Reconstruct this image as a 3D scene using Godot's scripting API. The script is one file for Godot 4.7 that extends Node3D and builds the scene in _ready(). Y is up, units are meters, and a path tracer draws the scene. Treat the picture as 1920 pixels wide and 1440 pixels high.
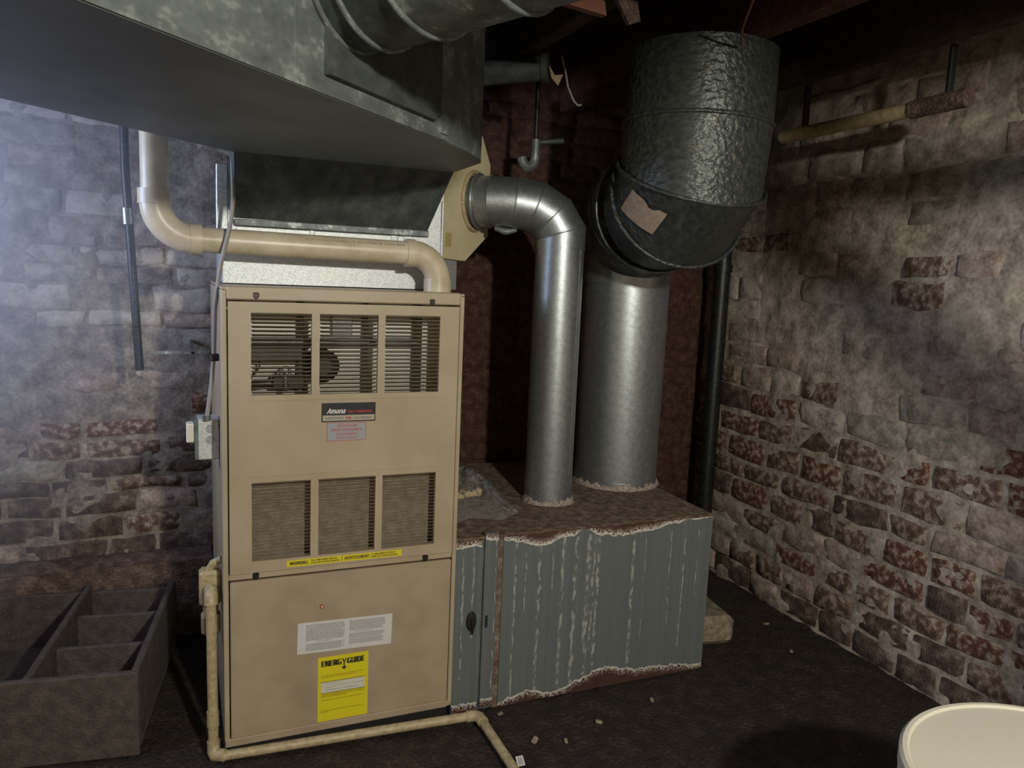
extends Node3D

# ------------------------------------------------------------------ mesh builder
class G:
	var v := PackedVector3Array()
	var n := PackedVector3Array()
	var uv := PackedVector2Array()
	var T := Transform3D()
	func tri(a: Vector3, b: Vector3, c: Vector3, na: Vector3, nb: Vector3, nc: Vector3, ua := Vector2.ZERO, ub := Vector2.ZERO, uc := Vector2.ZERO) -> void:
		a = T * a; b = T * b; c = T * c
		na = (T.basis * na).normalized(); nb = (T.basis * nb).normalized(); nc = (T.basis * nc).normalized()
		var flip := (b - a).cross(c - a).dot(na + nb + nc) > 0.0
		v.append(a); n.append(na); uv.append(ua)
		if flip:
			v.append(c); n.append(nc); uv.append(uc); v.append(b); n.append(nb); uv.append(ub)
		else:
			v.append(b); n.append(nb); uv.append(ub); v.append(c); n.append(nc); uv.append(uc)
	func quad(a: Vector3, b: Vector3, c: Vector3, d: Vector3, nn: Vector3) -> void:
		tri(a, b, c, nn, nn, nn, Vector2(0, 1), Vector2(1, 1), Vector2(1, 0))
		tri(a, c, d, nn, nn, nn, Vector2(0, 1), Vector2(1, 0), Vector2(0, 0))
	func quadn(a: Vector3, b: Vector3, c: Vector3, d: Vector3, na: Vector3, nb: Vector3, nc: Vector3, nd: Vector3, ua := Vector2(0, 1), ub := Vector2(1, 1), uc := Vector2(1, 0), ud := Vector2(0, 0)) -> void:
		tri(a, b, c, na, nb, nc, ua, ub, uc)
		tri(a, c, d, na, nc, nd, ua, uc, ud)
	# chamfered box; uv only meaningful on the +z / -z faces
	func box(c: Vector3, s: Vector3, bev := 0.002) -> void:
		var h := s * 0.5
		bev = minf(bev, minf(h.x, minf(h.y, h.z)) * 0.9)
		for a in 3:
			var b := (a + 1) % 3
			var d := (a + 2) % 3
			if a == 2: b = 0; d = 1
			for sg in [-1.0, 1.0]:
				var q := []
				for k in [[-1, -1], [1, -1], [1, 1], [-1, 1]]:
					var p := Vector3.ZERO
					p[a] = sg * h[a]; p[b] = k[0] * (h[b] - bev); p[d] = k[1] * (h[d] - bev)
					q.append(c + p)
				var nn := Vector3.ZERO
				nn[a] = sg
				quad(q[0], q[1], q[2], q[3], nn)
		if bev <= 0.0: return
		for a in 3:
			var b := (a + 1) % 3
			var d := (a + 2) % 3
			for sb in [-1.0, 1.0]:
				for sd in [-1.0, 1.0]:
					var q := []
					for k in [[-1, 0], [1, 0], [1, 1], [-1, 1]]:
						var p := Vector3.ZERO
						p[a] = k[0] * (h[a] - bev)
						p[b] = sb * (h[b] - (0.0 if k[1] == 0 else bev)); p[d] = sd * (h[d] - (bev if k[1] == 0 else 0.0))
						q.append(c + p)
					var nn := Vector3.ZERO
					nn[b] = sb; nn[d] = sd
					quad(q[0], q[1], q[2], q[3], nn.normalized())
		for sx in [-1.0, 1.0]:
			for sy in [-1.0, 1.0]:
				for sz in [-1.0, 1.0]:
					var e := Vector3(sx, sy, sz)
					var nn := e.normalized()
					tri(c + e * Vector3(h.x, h.y - bev, h.z - bev), c + e * Vector3(h.x - bev, h.y, h.z - bev), c + e * Vector3(h.x - bev, h.y - bev, h.z), nn, nn, nn)
	func bx(x0: float, x1: float, y0: float, y1: float, z0: float, z1: float, bev := 0.002) -> void:
		box(Vector3((x0 + x1) / 2, (y0 + y1) / 2, (z0 + z1) / 2), Vector3(absf(x1 - x0), absf(y1 - y0), absf(z1 - z0)), bev)
	# swept tube with mitred joints; gored = each straight piece keeps its own normals
	func tube(path: Array, radii, seg := 16, gored := false, caps := true) -> void:
		var m := path.size()
		var rr := func(i): return radii[i] if radii is Array else radii
		var dirs := []
		for i in m - 1: dirs.append((path[i + 1] - path[i]).normalized())
		var u: Vector3 = dirs[0].cross(Vector3(0.13, 0.97, 0.21) if absf(dirs[0].y) < 0.9 else Vector3(1, 0, 0.1)).normalized()
		var us := []
		for i in m - 1:
			if i > 0:
				var ax: Vector3 = dirs[i - 1].cross(dirs[i])
				if ax.length() > 1e-6: u = u.rotated(ax.normalized(), dirs[i - 1].angle_to(dirs[i]))
			u = (u - dirs[i] * u.dot(dirs[i])).normalized()
			us.append(u)
		var len := 0.0
		for i in m - 1:
			var d: Vector3 = dirs[i]
			var m0: Vector3 = d if i == 0 else (dirs[i - 1] + d).normalized()
			var m1: Vector3 = d if i == m - 2 else (d + dirs[i + 1]).normalized()
			var w: Vector3 = d.cross(us[i])
			var r0: float = rr.call(i)
			var r1: float = rr.call(i + 1)
			var pa := []; var pb := []; var na := []; var nb := []
			for k in seg + 1:
				var an := TAU * k / seg
				var rad: Vector3 = us[i] * cos(an) + w * sin(an)
				var qa: Vector3 = rad * r0; qa -= d * (qa.dot(m0) / d.dot(m0))
				var qb: Vector3 = rad * r1; qb -= d * (qb.dot(m1) / d.dot(m1))
				pa.append(path[i] + qa); pb.append(path[i + 1] + qb)
				var sl := (rad - d * ((r1 - r0) / maxf(1e-4, path[i].distance_to(path[i + 1])))).normalized()
				na.append(sl if gored or i == 0 else (rad - m0 * rad.dot(m0)).normalized())
				nb.append(sl if gored or i == m - 2 else (rad - m1 * rad.dot(m1)).normalized())
			var l2: float = len + path[i].distance_to(path[i + 1])
			for k in seg:
				quadn(pa[k], pa[k + 1], pb[k + 1], pb[k], na[k], na[k + 1], nb[k + 1], nb[k], Vector2(float(k) / seg, len), Vector2(float(k + 1) / seg, len), Vector2(float(k + 1) / seg, l2), Vector2(float(k) / seg, l2))
				if caps and i == 0 and r0 > 0.0005: tri(path[0], pa[k], pa[k + 1], -d, -d, -d)
				if caps and i == m - 2 and r1 > 0.0005: tri(path[m - 1], pb[k], pb[k + 1], d, d, d)
			len = l2
	# lathe about y through c: profile of (radius, height)
	func lathe(c: Vector3, prof: Array, seg := 32) -> void:
		for i in prof.size() - 1:
			var a: Vector2 = prof[i]
			var b: Vector2 = prof[i + 1]
			var t := (b - a).normalized()
			var nr := Vector2(t.y, -t.x)
			for k in seg:
				var a0 := TAU * k / seg
				var a1 := TAU * (k + 1) / seg
				var e0 := Vector3(cos(a0), 0, sin(a0))
				var e1 := Vector3(cos(a1), 0, sin(a1))
				var n0 := e0 * nr.x + Vector3(0, nr.y, 0)
				var n1 := e1 * nr.x + Vector3(0, nr.y, 0)
				quadn(c + e0 * a.x + Vector3(0, a.y, 0), c + e1 * a.x + Vector3(0, a.y, 0), c + e1 * b.x + Vector3(0, b.y, 0), c + e0 * b.x + Vector3(0, b.y, 0), n0, n1, n1, n0)
	# vertical prism over a plan polygon of (x, z)
	func prism(poly: PackedVector2Array, y0: float, y1: float) -> void:
		var ix := Geometry2D.triangulate_polygon(poly)
		for i in range(0, ix.size(), 3):
			var a := poly[ix[i]]; var b := poly[ix[i + 1]]; var c := poly[ix[i + 2]]
			for yy in [y0, y1]:
				var nn := Vector3(0, -1 if yy == y0 else 1, 0)
				tri(Vector3(a.x, yy, a.y), Vector3(b.x, yy, b.y), Vector3(c.x, yy, c.y), nn, nn, nn)
		var cw := Geometry2D.is_polygon_clockwise(poly)
		for i in poly.size():
			var a := poly[i]; var b := poly[(i + 1) % poly.size()]
			var d := (b - a).normalized()
			var nn := Vector3(d.y, 0, -d.x) * (-1.0 if cw else 1.0)
			quad(Vector3(a.x, y0, a.y), Vector3(b.x, y0, b.y), Vector3(b.x, y1, b.y), Vector3(a.x, y1, a.y), nn)
	# thick sheet over a planar outline of 3-D points
	func sheet(pts: Array, th: Vector3) -> void:
		var nn := th.normalized()
		var mid := Vector3.ZERO
		for p in pts: mid += p / pts.size()
		for i in pts.size():
			var a: Vector3 = pts[i]
			var b: Vector3 = pts[(i + 1) % pts.size()]
			tri(mid + th, a + th, b + th, nn, nn, nn)
			tri(mid, a, b, -nn, -nn, -nn)
			var o := (b - a).cross(nn).normalized()
			if o.dot((a + b) / 2 - mid) < 0: o = -o
			quad(a, b, b + th, a + th, o)
	# height field: f(i, j) -> point, smooth normals facing up
	func grid(nx: int, ny: int, f: Callable, up: Vector3) -> void:
		var p := []
		for j in ny + 1:
			for i in nx + 1: p.append(f.call(float(i) / nx, float(j) / ny))
		var nm := []
		for j in ny + 1:
			for i in nx + 1:
				var a: Vector3 = p[j * (nx + 1) + mini(i + 1, nx)] - p[j * (nx + 1) + maxi(i - 1, 0)]
				var b: Vector3 = p[mini(j + 1, ny) * (nx + 1) + i] - p[maxi(j - 1, 0) * (nx + 1) + i]
				var c := a.cross(b).normalized()
				nm.append(c if c.dot(up) >= 0 else -c)
		for j in ny:
			for i in nx:
				var k := j * (nx + 1) + i
				var l := k + nx + 1
				quadn(p[k], p[k + 1], p[l + 1], p[l], nm[k], nm[k + 1], nm[l + 1], nm[l], Vector2(float(i) / nx, float(j) / ny), Vector2(float(i + 1) / nx, float(j) / ny), Vector2(float(i + 1) / nx, float(j + 1) / ny), Vector2(float(i) / nx, float(j + 1) / ny))
	func mesh(off := Vector3.ZERO) -> ArrayMesh:
		var a := []
		a.resize(Mesh.ARRAY_MAX)
		var w := v.duplicate()
		if off != Vector3.ZERO:
			for i in w.size(): w[i] -= off
		a[Mesh.ARRAY_VERTEX] = w
		a[Mesh.ARRAY_NORMAL] = n
		a[Mesh.ARRAY_TEX_UV] = uv
		var m := ArrayMesh.new()
		m.add_surface_from_arrays(Mesh.PRIMITIVE_TRIANGLES, a)
		return m

# ------------------------------------------------------------------ nodes
var rng := RandomNumberGenerator.new()
var used := {}
var M := {}

func numbered(s: String) -> String:
	used[s] = used.get(s, -1) + 1
	return s if used[s] == 0 else "%s_%03d" % [s, used[s]]

func thing(called: String, label: String, category: String, at: Vector3, group := "") -> Node3D:
	var o := Node3D.new()
	o.name = numbered(called)
	add_child(o)
	o.position = at
	o.set_meta("label", label); o.set_meta("category", category)
	if group: o.set_meta("group", group)
	return o

func world_of(o: Node) -> Vector3:
	var p := Vector3.ZERO
	while o != self:
		p += (o as Node3D).position
		o = o.get_parent()
	return p

# g is in world coordinates; the part is stored relative to its parent
func part(parent: Node, called: String, g: G, m: Material, label := "") -> MeshInstance3D:
	var o := MeshInstance3D.new()
	o.name = called
	o.mesh = g.mesh(world_of(parent))
	o.material_override = m
	parent.add_child(o, true)
	if label: o.set_meta("label", label)
	return o

func struct(called: String, g: G, m: Material, label: String, category: String) -> MeshInstance3D:
	var o := part(self, called, g, m)
	o.set_meta("kind", "structure"); o.set_meta("label", label); o.set_meta("category", category)
	return o

func shared(parent: Node, called: String, me: Mesh, m: Material, xf: Transform3D) -> MeshInstance3D:
	var o := MeshInstance3D.new()
	o.name = called
	o.mesh = me
	o.material_override = m
	o.transform = Transform3D(xf.basis, xf.origin - world_of(parent))
	parent.add_child(o, true)
	return o

func lettering(parent: Node, s: String, left: Vector3, h: float, w: float, m: Material, slant := 0.0, bold := 0.0, called := "lettering") -> void:
	var t := TextMesh.new()
	var f := SystemFont.new()
	f.font_names = PackedStringArray(["Droid Sans"])
	t.font = f
	t.text = s
	t.font_size = 32
	t.pixel_size = 0.01
	t.depth = 0.02
	t.horizontal_alignment = HORIZONTAL_ALIGNMENT_LEFT
	t.vertical_alignment = VERTICAL_ALIGNMENT_BOTTOM
	var bb := t.get_aabb()
	var sy := h / bb.size.y
	var sx := w / (bb.size.x + bold * 0.05)
	var b := Basis(Vector3(sx, 0, 0), Vector3(slant * sy, sy, 0), Vector3(0, 0, 0.02))
	var st := SurfaceTool.new()
	for k in ([0.0] if bold == 0.0 else [0.0, 0.5, 1.0]):
		for q in t.get_surface_count():
			st.append_from(t, q, Transform3D(b, left + Vector3(k * bold * 0.05 * sx, 0, k * 0.00003) - b * Vector3(bb.position.x, bb.position.y, 0) - world_of(parent)))
	var o := MeshInstance3D.new()
	o.name = called
	o.mesh = st.commit()
	o.material_override = m
	parent.add_child(o, true)

# ------------------------------------------------------------------ materials
func noise_image(freq: float, oct := 4, size := 512, type := FastNoiseLite.TYPE_SIMPLEX_SMOOTH, sd := 1) -> Image:
	var f := FastNoiseLite.new()
	f.noise_type = type
	f.frequency = freq
	f.seed = sd
	f.fractal_octaves = oct
	if type == FastNoiseLite.TYPE_CELLULAR: f.cellular_return_type = FastNoiseLite.RETURN_CELL_VALUE
	return f.get_seamless_image(size, size)

func ramp_texture(a: Image, b: Image, mixb: float, stops: Array) -> ImageTexture:
	var gr := Gradient.new()
	gr.offsets = PackedFloat32Array(stops.map(func(s): return s[0]))
	gr.colors = PackedColorArray(stops.map(func(s): return Color(s[1])))
	var lut := []
	for i in 256: lut.append(gr.sample(i / 255.0))
	var w := a.get_width()
	var da := a.get_data()
	var db := b.get_data()
	var out := PackedByteArray()
	out.resize(w * w * 3)
	for i in w * w:
		var c: Color = lut[clampi(int(da[i] * (1 - mixb) + db[i] * mixb), 0, 255)]
		out[i * 3] = c.r8; out[i * 3 + 1] = c.g8; out[i * 3 + 2] = c.b8
	return ImageTexture.create_from_image(Image.create_from_data(w, w, false, Image.FORMAT_RGB8, out))

func bump(a: Image, k: float) -> ImageTexture:
	var i: Image = a.duplicate()
	i.convert(Image.FORMAT_RF)
	i.bump_map_to_normal_map(k)
	return ImageTexture.create_from_image(i)

func plain(c: String, rough := 0.6, metal := 0.0) -> StandardMaterial3D:
	var m := StandardMaterial3D.new()
	m.albedo_color = Color(c); m.roughness = rough; m.metallic = metal
	return m

func tri_mat(tex: Texture2D, scale: float, rough := 0.8, metal := 0.0, normal: Texture2D = null, nk := 1.0, world := true) -> StandardMaterial3D:
	var m := StandardMaterial3D.new()
	m.albedo_texture = tex; m.roughness = rough; m.metallic = metal
	m.uv1_triplanar = true; m.uv1_world_triplanar = world
	m.uv1_scale = Vector3.ONE * scale
	m.uv1_triplanar_sharpness = 4.0
	if normal:
		m.normal_enabled = true; m.normal_texture = normal; m.normal_scale = nk
	return m

func make_materials() -> void:
	var big := noise_image(0.006, 5, 512, FastNoiseLite.TYPE_SIMPLEX_SMOOTH, 3)
	var mid := noise_image(0.02, 5, 512, FastNoiseLite.TYPE_SIMPLEX_SMOOTH, 5)
	var fine := noise_image(0.09, 4, 512, FastNoiseLite.TYPE_SIMPLEX_SMOOTH, 7)
	var cell := noise_image(0.11, 1, 512, FastNoiseLite.TYPE_CELLULAR, 9)
	var lump := noise_image(0.035, 3, 512, FastNoiseLite.TYPE_SIMPLEX_SMOOTH, 11)
	var n_mid := bump(mid, 6.0)
	var n_fine := bump(fine, 4.0)
	var n_lump := bump(lump, 14.0)
	var n_soft := bump(big, 3.0)
	# masonry
	M.wash = tri_mat(ramp_texture(mid, fine, 0.35, [[0.2, "82776a"], [0.42, "a1968a"], [0.6, "b4a99b"], [0.8, "c0b6a8"]]), 1.3, 0.9, 0.0, n_mid, 0.45)
	M.wash_grey = tri_mat(ramp_texture(mid, fine, 0.35, [[0.2, "69645a"], [0.45, "888175"], [0.62, "9b9385"], [0.8, "aca395"]]), 1.5, 0.9, 0.0, n_mid, 0.45)
	M.wash_pink = tri_mat(ramp_texture(mid, fine, 0.4, [[0.2, "6f5f54"], [0.45, "907f72"], [0.62, "a59586"], [0.8, "b4a799"]]), 1.4, 0.9, 0.0, n_mid, 0.45)
	M.brick_red = tri_mat(ramp_texture(mid, fine, 0.25, [[0.2, "4a2d22"], [0.4, "5f3d30"], [0.5, "6e4c3c"], [0.6, "8a7463"], [0.75, "a69a8a"]]), 3.1, 0.9, 0.0, n_fine, 0.8)
	M.brick_brown = tri_mat(ramp_texture(mid, fine, 0.25, [[0.2, "4a392e"], [0.4, "624d3f"], [0.5, "725c4c"], [0.6, "8c7a69"], [0.75, "a69a8a"]]), 2.7, 0.9, 0.0, n_fine, 0.8)
	M.brick_orange = tri_mat(ramp_texture(mid, fine, 0.5, [[0.2, "472a1c"], [0.5, "6a3d27"], [0.75, "7e553f"]]), 3.3, 0.9, 0.0, n_fine, 0.8)
	M.brick_shaded = tri_mat(ramp_texture(mid, fine, 0.45, [[0.2, "2a1812"], [0.45, "43281f"], [0.65, "50342a"], [0.8, "66503f"]]), 2.4, 0.9, 0.0, n_fine, 0.6)  # dark red brick; shade behind the furnace is put into this colour
	M.brick_dull = tri_mat(ramp_texture(mid, fine, 0.3, [[0.2, "3a2d26"], [0.45, "52433a"], [0.62, "64554a"], [0.8, "83766a"]]), 1.8, 0.9, 0.0, n_fine, 0.6)
	M.mortar = tri_mat(ramp_texture(mid, fine, 0.4, [[0.2, "74695d"], [0.45, "968b7d"], [0.62, "a99e8f"], [0.8, "b8ae9f"]]), 1.2, 0.95, 0.0, n_mid, 0.45)
	M.mortar_dark = tri_mat(ramp_texture(mid, fine, 0.4, [[0.2, "5c5148"], [0.45, "7c7166"], [0.65, "938879"], [0.8, "a79d90"]]), 1.3, 0.95, 0.0, n_mid, 0.45)
	M.earth = tri_mat(ramp_texture(mid, fine, 0.5, [[0.15, "120c08"], [0.45, "241a12"], [0.65, "33261b"], [0.8, "453628"]]), 1.3, 0.85, 0.0, n_fine, 1.0)
	M.ledge = tri_mat(ramp_texture(mid, fine, 0.4, [[0.2, "3c2e27"], [0.5, "5b473d"], [0.75, "78665a"]]), 1.7, 0.9, 0.0, n_fine, 0.7)
	M.wood_dark = tri_mat(ramp_texture(mid, fine, 0.5, [[0.2, "1a110b"], [0.5, "2f2016"], [0.75, "44301f"]]), 1.8, 0.85, 0.0, n_fine, 0.5)
	M.wood_red = tri_mat(ramp_texture(mid, fine, 0.5, [[0.2, "2d160d"], [0.5, "46241a"], [0.75, "5a3526"]]), 1.8, 0.85, 0.0, n_fine, 0.5)
	M.lath = plain("7d523c", 0.8)
	M.crate = tri_mat(ramp_texture(mid, fine, 0.4, [[0.2, "3d3530"], [0.5, "4c433d"], [0.75, "594f49"]]), 2.2, 0.85, 0.0, n_fine, 0.5)
	M.concrete = tri_mat(ramp_texture(mid, fine, 0.5, [[0.2, "5c5240"], [0.5, "857a62"], [0.75, "a0957c"]]), 3.0, 0.9, 0.0, n_fine, 0.9)
	# sheet metal
	M.galv = tri_mat(ramp_texture(cell, mid, 0.6, [[0.2, "989d9e"], [0.5, "a5aaab"], [0.8, "b1b5b5"]]), 3.5, 0.4, 0.85, n_soft, 0.1)
	M.galv_bright = tri_mat(ramp_texture(cell, fine, 0.4, [[0.1, "a9adab"], [0.5, "c3c6c2"], [0.9, "d6d8d2"]]), 6.0, 0.5, 0.55)
	M.galv_old = tri_mat(ramp_texture(mid, fine, 0.3, [[0.2, "5a5f5c"], [0.5, "6f7572"], [0.64, "7c827e"], [0.7, "9aa09a"], [0.82, "b4b9b2"]]), 1.6, 0.55, 0.45, n_soft, 0.5)
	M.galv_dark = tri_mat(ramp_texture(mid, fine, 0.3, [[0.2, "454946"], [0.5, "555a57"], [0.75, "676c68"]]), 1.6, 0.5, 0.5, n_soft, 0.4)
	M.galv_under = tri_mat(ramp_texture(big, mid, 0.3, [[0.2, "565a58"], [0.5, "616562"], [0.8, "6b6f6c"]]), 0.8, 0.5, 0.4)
	M.galv_grey = tri_mat(ramp_texture(mid, fine, 0.4, [[0.2, "5e6769"], [0.5, "6e787a"], [0.75, "7d8788"]]), 3.0, 0.5, 0.35)
	M.tar = tri_mat(ramp_texture(lump, mid, 0.4, [[0.2, "373a37"], [0.5, "454844"], [0.7, "52544f"], [0.8, "5f5c4d"]]), 2.6, 0.44, 0.45, n_lump, 0.3)
	M.rust_top = tri_mat(ramp_texture(mid, fine, 0.4, [[0.2, "4a3a2e"], [0.45, "6b5848"], [0.6, "7d6a59"], [0.75, "8f7e6c"], [0.85, "a39584"]]), 2.6, 0.85, 0.0, n_fine, 0.8)
	M.rust = tri_mat(ramp_texture(mid, fine, 0.5, [[0.2, "37231a"], [0.5, "5a3d30"], [0.75, "8a7262"]]), 4.0, 0.9, 0.0, n_fine, 1.0)
	M.crust = tri_mat(ramp_texture(mid, fine, 0.6, [[0.25, "54382c"], [0.45, "8a7666"], [0.55, "b5ab9c"], [0.8, "cfc9bc"]]), 9.0, 0.9, 0.0, n_fine, 1.2)
	# paint and plastic
	M.beige = tri_mat(ramp_texture(big, fine, 0.15, [[0.2, "a59579"], [0.5, "ab9b80"], [0.8, "b0a187"]]), 1.2, 0.42)
	M.beige_dirty = tri_mat(ramp_texture(big, mid, 0.4, [[0.2, "9a8870"], [0.42, "a28f76"], [0.6, "a6957b"], [0.8, "aa997f"]]), 1.0, 0.5)
	M.pvc = tri_mat(ramp_texture(big, fine, 0.3, [[0.2, "b7a888"], [0.5, "c8ba9c"], [0.8, "d3c7ab"]]), 3.0, 0.35)
	M.cpvc = tri_mat(ramp_texture(mid, fine, 0.4, [[0.2, "8f7f5e"], [0.5, "ac9b74"], [0.8, "c0b088"]]), 4.0, 0.5)
	M.cream = tri_mat(ramp_texture(big, mid, 0.4, [[0.2, "c9bb90"], [0.5, "d3c69c"], [0.8, "d8cca6"]]), 3.0, 0.6)
	M.white = plain("d9d3bf", 0.4)
	M.black = plain("17181a", 0.5)
	M.black_iron = tri_mat(ramp_texture(mid, fine, 0.5, [[0.2, "141513"], [0.5, "1f211f"], [0.8, "2b2e2b"]]), 3.0, 0.4, 0.2, n_fine, 0.3)
	M.screw = plain("3b352b", 0.4, 0.6)
	M.steel = plain("8f918c", 0.35, 0.9)
	M.cable = plain("8d8a82", 0.5)
	M.brown_paper = tri_mat(ramp_texture(mid, fine, 0.5, [[0.2, "84705a"], [0.5, "9a8770"], [0.8, "ab9a84"]]), 5.0, 0.85)
	M.filter_paper = plain("c3ad7c", 0.8)
	M.red = plain("a83a2c", 0.5)
	M.red_print = plain("b0584e", 0.6)
	M.ink = plain("1d1a16", 0.7)
	M.plate_black = plain("26292a", 0.35)
	M.plate_silver = plain("b3ab99", 0.35, 0.3)
	M.label_grey = plain("9b9a9c", 0.5)
	M.yellow = plain("d8c828", 0.5)
	M.paper_white = plain("d6d2c8", 0.6)
	var film := plain("dfe3e4", 0.08)
	film.transparency = BaseMaterial3D.TRANSPARENCY_ALPHA
	film.albedo_color.a = 0.1
	M.film = film
	M.inner_white = plain("dcdad2", 0.45)
	M.dusty = tri_mat(ramp_texture(mid, fine, 0.5, [[0.2, "6b6252"], [0.5, "7f7666"], [0.8, "948b7a"]]), 3.0, 0.8)
	M.dark_metal = plain("33322f", 0.45, 0.4)

# print of unreadable small text as rows of dashes
func print_texture(w: int, h: int, paper: String, ink: String, blocks: Array) -> ImageTexture:
	var im := Image.create(w, h, false, Image.FORMAT_RGB8)
	im.fill(Color(paper))
	for b in blocks:
		var y: int = b[1]
		while y < b[3]:
			var x: int = b[0]
			var stop: int = b[2] - (rng.randi_range(0, 30) if rng.randf() < 0.3 else 0)
			while x < stop:
				var l := rng.randi_range(4, 16)
				im.fill_rect(Rect2i(x, y, mini(l, stop - x), b[5]), Color(ink))
				x += l + rng.randi_range(2, 4)
			y += b[4]
	return ImageTexture.create_from_image(im)

# stained sheet of the return box: grey zinc, white runs, rust and white crust at top and bottom edges
func stained(w: int, h: int, sd: int, drips: Array, crust: float) -> Array:
	var f := FastNoiseLite.new(); f.seed = sd; f.frequency = 0.012; f.fractal_octaves = 4
	var f2 := FastNoiseLite.new(); f2.seed = sd + 5; f2.frequency = 0.06; f2.fractal_octaves = 3
	var col := PackedByteArray(); col.resize(w * h * 3)
	var hei := PackedByteArray(); hei.resize(w * h)
	var zinc := Color("636866"); var pale := Color("a0a4a1"); var white := Color("d8d3c6"); var rust := Color("4a2d24"); var earth := Color("4a3b31")
	var tb := []; var bb := []; var st := []
	for x in w:
		var u := float(x) / w
		var top := 0.02 + 0.055 * exp(-pow((u - 0.16) / 0.12, 2.0)) + 0.05 * exp(-pow((u - 0.55) / 0.18, 2.0)) - 0.05 * exp(-pow((u - 0.36) / 0.03, 2.0))
		var bot := 0.035 + 0.085 * exp(-pow((u - 0.5) / 0.13, 2.0)) + 0.03 * exp(-pow((u - 0.12) / 0.08, 2.0)) + 0.03 * exp(-pow((u - 0.75) / 0.12, 2.0))
		if w < 200: top = 0.045; bot = 0.055
		tb.append(h * maxf(0.006, crust * (top + 0.02 * f.get_noise_2d(x * 0.8, 7) + 0.006 * f2.get_noise_2d(x * 0.5, 3))))
		bb.append(h * maxf(0.012, crust * (bot + 0.03 * f.get_noise_2d(x * 0.7, 311) + 0.008 * f2.get_noise_2d(x * 0.5, 31))))
		st.append(0.6 * f2.get_noise_2d(x * 2.5, 80) + 0.6 * f2.get_noise_2d(x * 0.7, 90))
	for y in h:
		for x in w:
			var nn := f2.get_noise_2d(x, y)
			var k: float = clampf(0.12 + 0.5 * st[x] * (0.6 + 0.8 * f.get_noise_2d(x * 3.0, y * 0.3)) + 0.06 * nn, 0.0, 1.0)
			var c := zinc.lerp(pale, k * 0.55)
			var hh := 0.3
			for d in drips:
				var cx: float = d[0] * w + 6.0 * f.get_noise_2d(d[0] * 900, y * 0.8) * d[2]
				var yy := float(y) / h
				if yy > d[3] and yy < d[4]:
					var q: float = absf(x - cx) / (d[1] * (0.7 + 0.6 * (f2.get_noise_2d(d[0] * 700, y * 0.7) + 0.5)))
					if q < 1.0:
						var a: float = (1.0 - q * q) * (0.3 + 0.9 * f2.get_noise_2d(x * 0.9, y * 0.35 + d[0] * 99) + 0.7 * f.get_noise_2d(d[0] * 500, y * 0.9))
						c = c.lerp(white, clampf(a, 0.0, 0.5)); hh = maxf(hh, 0.3 + 0.2 * a)
			for e in [[float(y), tb[x], 0.16], [float(h - 1 - y), bb[x], 0.03]]:
				var s: float = e[1] - e[0] + 1.2 * nn
				if s > 0.0:
					var edge: float = clampf(1.25 - s / (9.0 + 7.0 * f2.get_noise_2d(x * 0.3, y * 0.3)), 0.0, 1.0)
					var patch: float = f2.get_noise_2d(x * 1.3 + 400, y * 1.3) + e[2]
					var body := rust.lerp(earth, clampf(0.5 + f.get_noise_2d(x * 2, y * 2 + 90), 0.0, 1.0))
					if patch > -0.05: body = body.lerp(white, clampf((patch + 0.05) * 7.0, 0.0, 0.8) * clampf(1.5 - s / 24.0, 0.0, 1.0))
					c = body.lerp(white, edge)
					hh = 0.45 + 0.4 * edge + 0.4 * maxf(0.0, patch)
			var i := y * w + x
			col[i * 3] = c.r8; col[i * 3 + 1] = c.g8; col[i * 3 + 2] = c.b8
			hei[i] = clampi(int(hh * 255), 0, 255)
	var hi := Image.create_from_data(w, h, false, Image.FORMAT_L8, hei)
	return [ImageTexture.create_from_image(Image.create_from_data(w, h, false, Image.FORMAT_RGB8, col)), bump(hi, 3.0)]

func face_mat(tex: Texture2D, rough := 0.5, metal := 0.0, normal: Texture2D = null) -> StandardMaterial3D:
	var m := StandardMaterial3D.new()
	m.albedo_texture = tex; m.roughness = rough; m.metallic = metal
	if normal: m.normal_enabled = true; m.normal_texture = normal; m.normal_scale = 0.8
	return m

# ------------------------------------------------------------------ masonry
var warp := FastNoiseLite.new()

# one stone over [x0,x1] x [y0,y1] of a wall plane, its outline bent by the wall's own unevenness
func stone(b: Basis, org: Vector3, x0: float, x1: float, y0: float, y1: float, depth: float, sd: float) -> G:
	var g := G.new()
	var t := [0.0, 0.035, 0.3, 0.55, 0.78, 0.965, 1.0]
	var s4 := [0.0, 0.07, 0.5, 0.93, 1.0]
	g.grid(6, 4, func(u, w):
		var a: float = t[roundi(u * 6)]
		var c: float = s4[roundi(w * 4)]
		var x := lerpf(x0, x1, a)
		var y := lerpf(y0, y1, c)
		var rim := (a == 0.0 or a == 1.0 or c == 0.0 or c == 1.0)
		var corner := (a < 0.04 or a > 0.96) and (c < 0.1 or c > 0.9)
		if corner:
			x = lerpf(x, (x0 + x1) / 2, 0.02); y = lerpf(y, (y0 + y1) / 2, 0.04)
		x += 0.016 * warp.get_noise_3d(x, y, 3.0 + org.x) + 0.006 * warp.get_noise_3d(x * 4, y * 4, 9.0)
		y += 0.016 * warp.get_noise_3d(x, y, 43.0 + org.x) + 0.005 * warp.get_noise_3d(x * 4, y * 4, 19.0)
		var h := -0.012 if rim else depth * (0.85 if corner else 1.0) + 0.005 * warp.get_noise_3d(x * 3, y * 3, sd)
		return org + b * Vector3(x, y, h), b.z)
	return g

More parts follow.
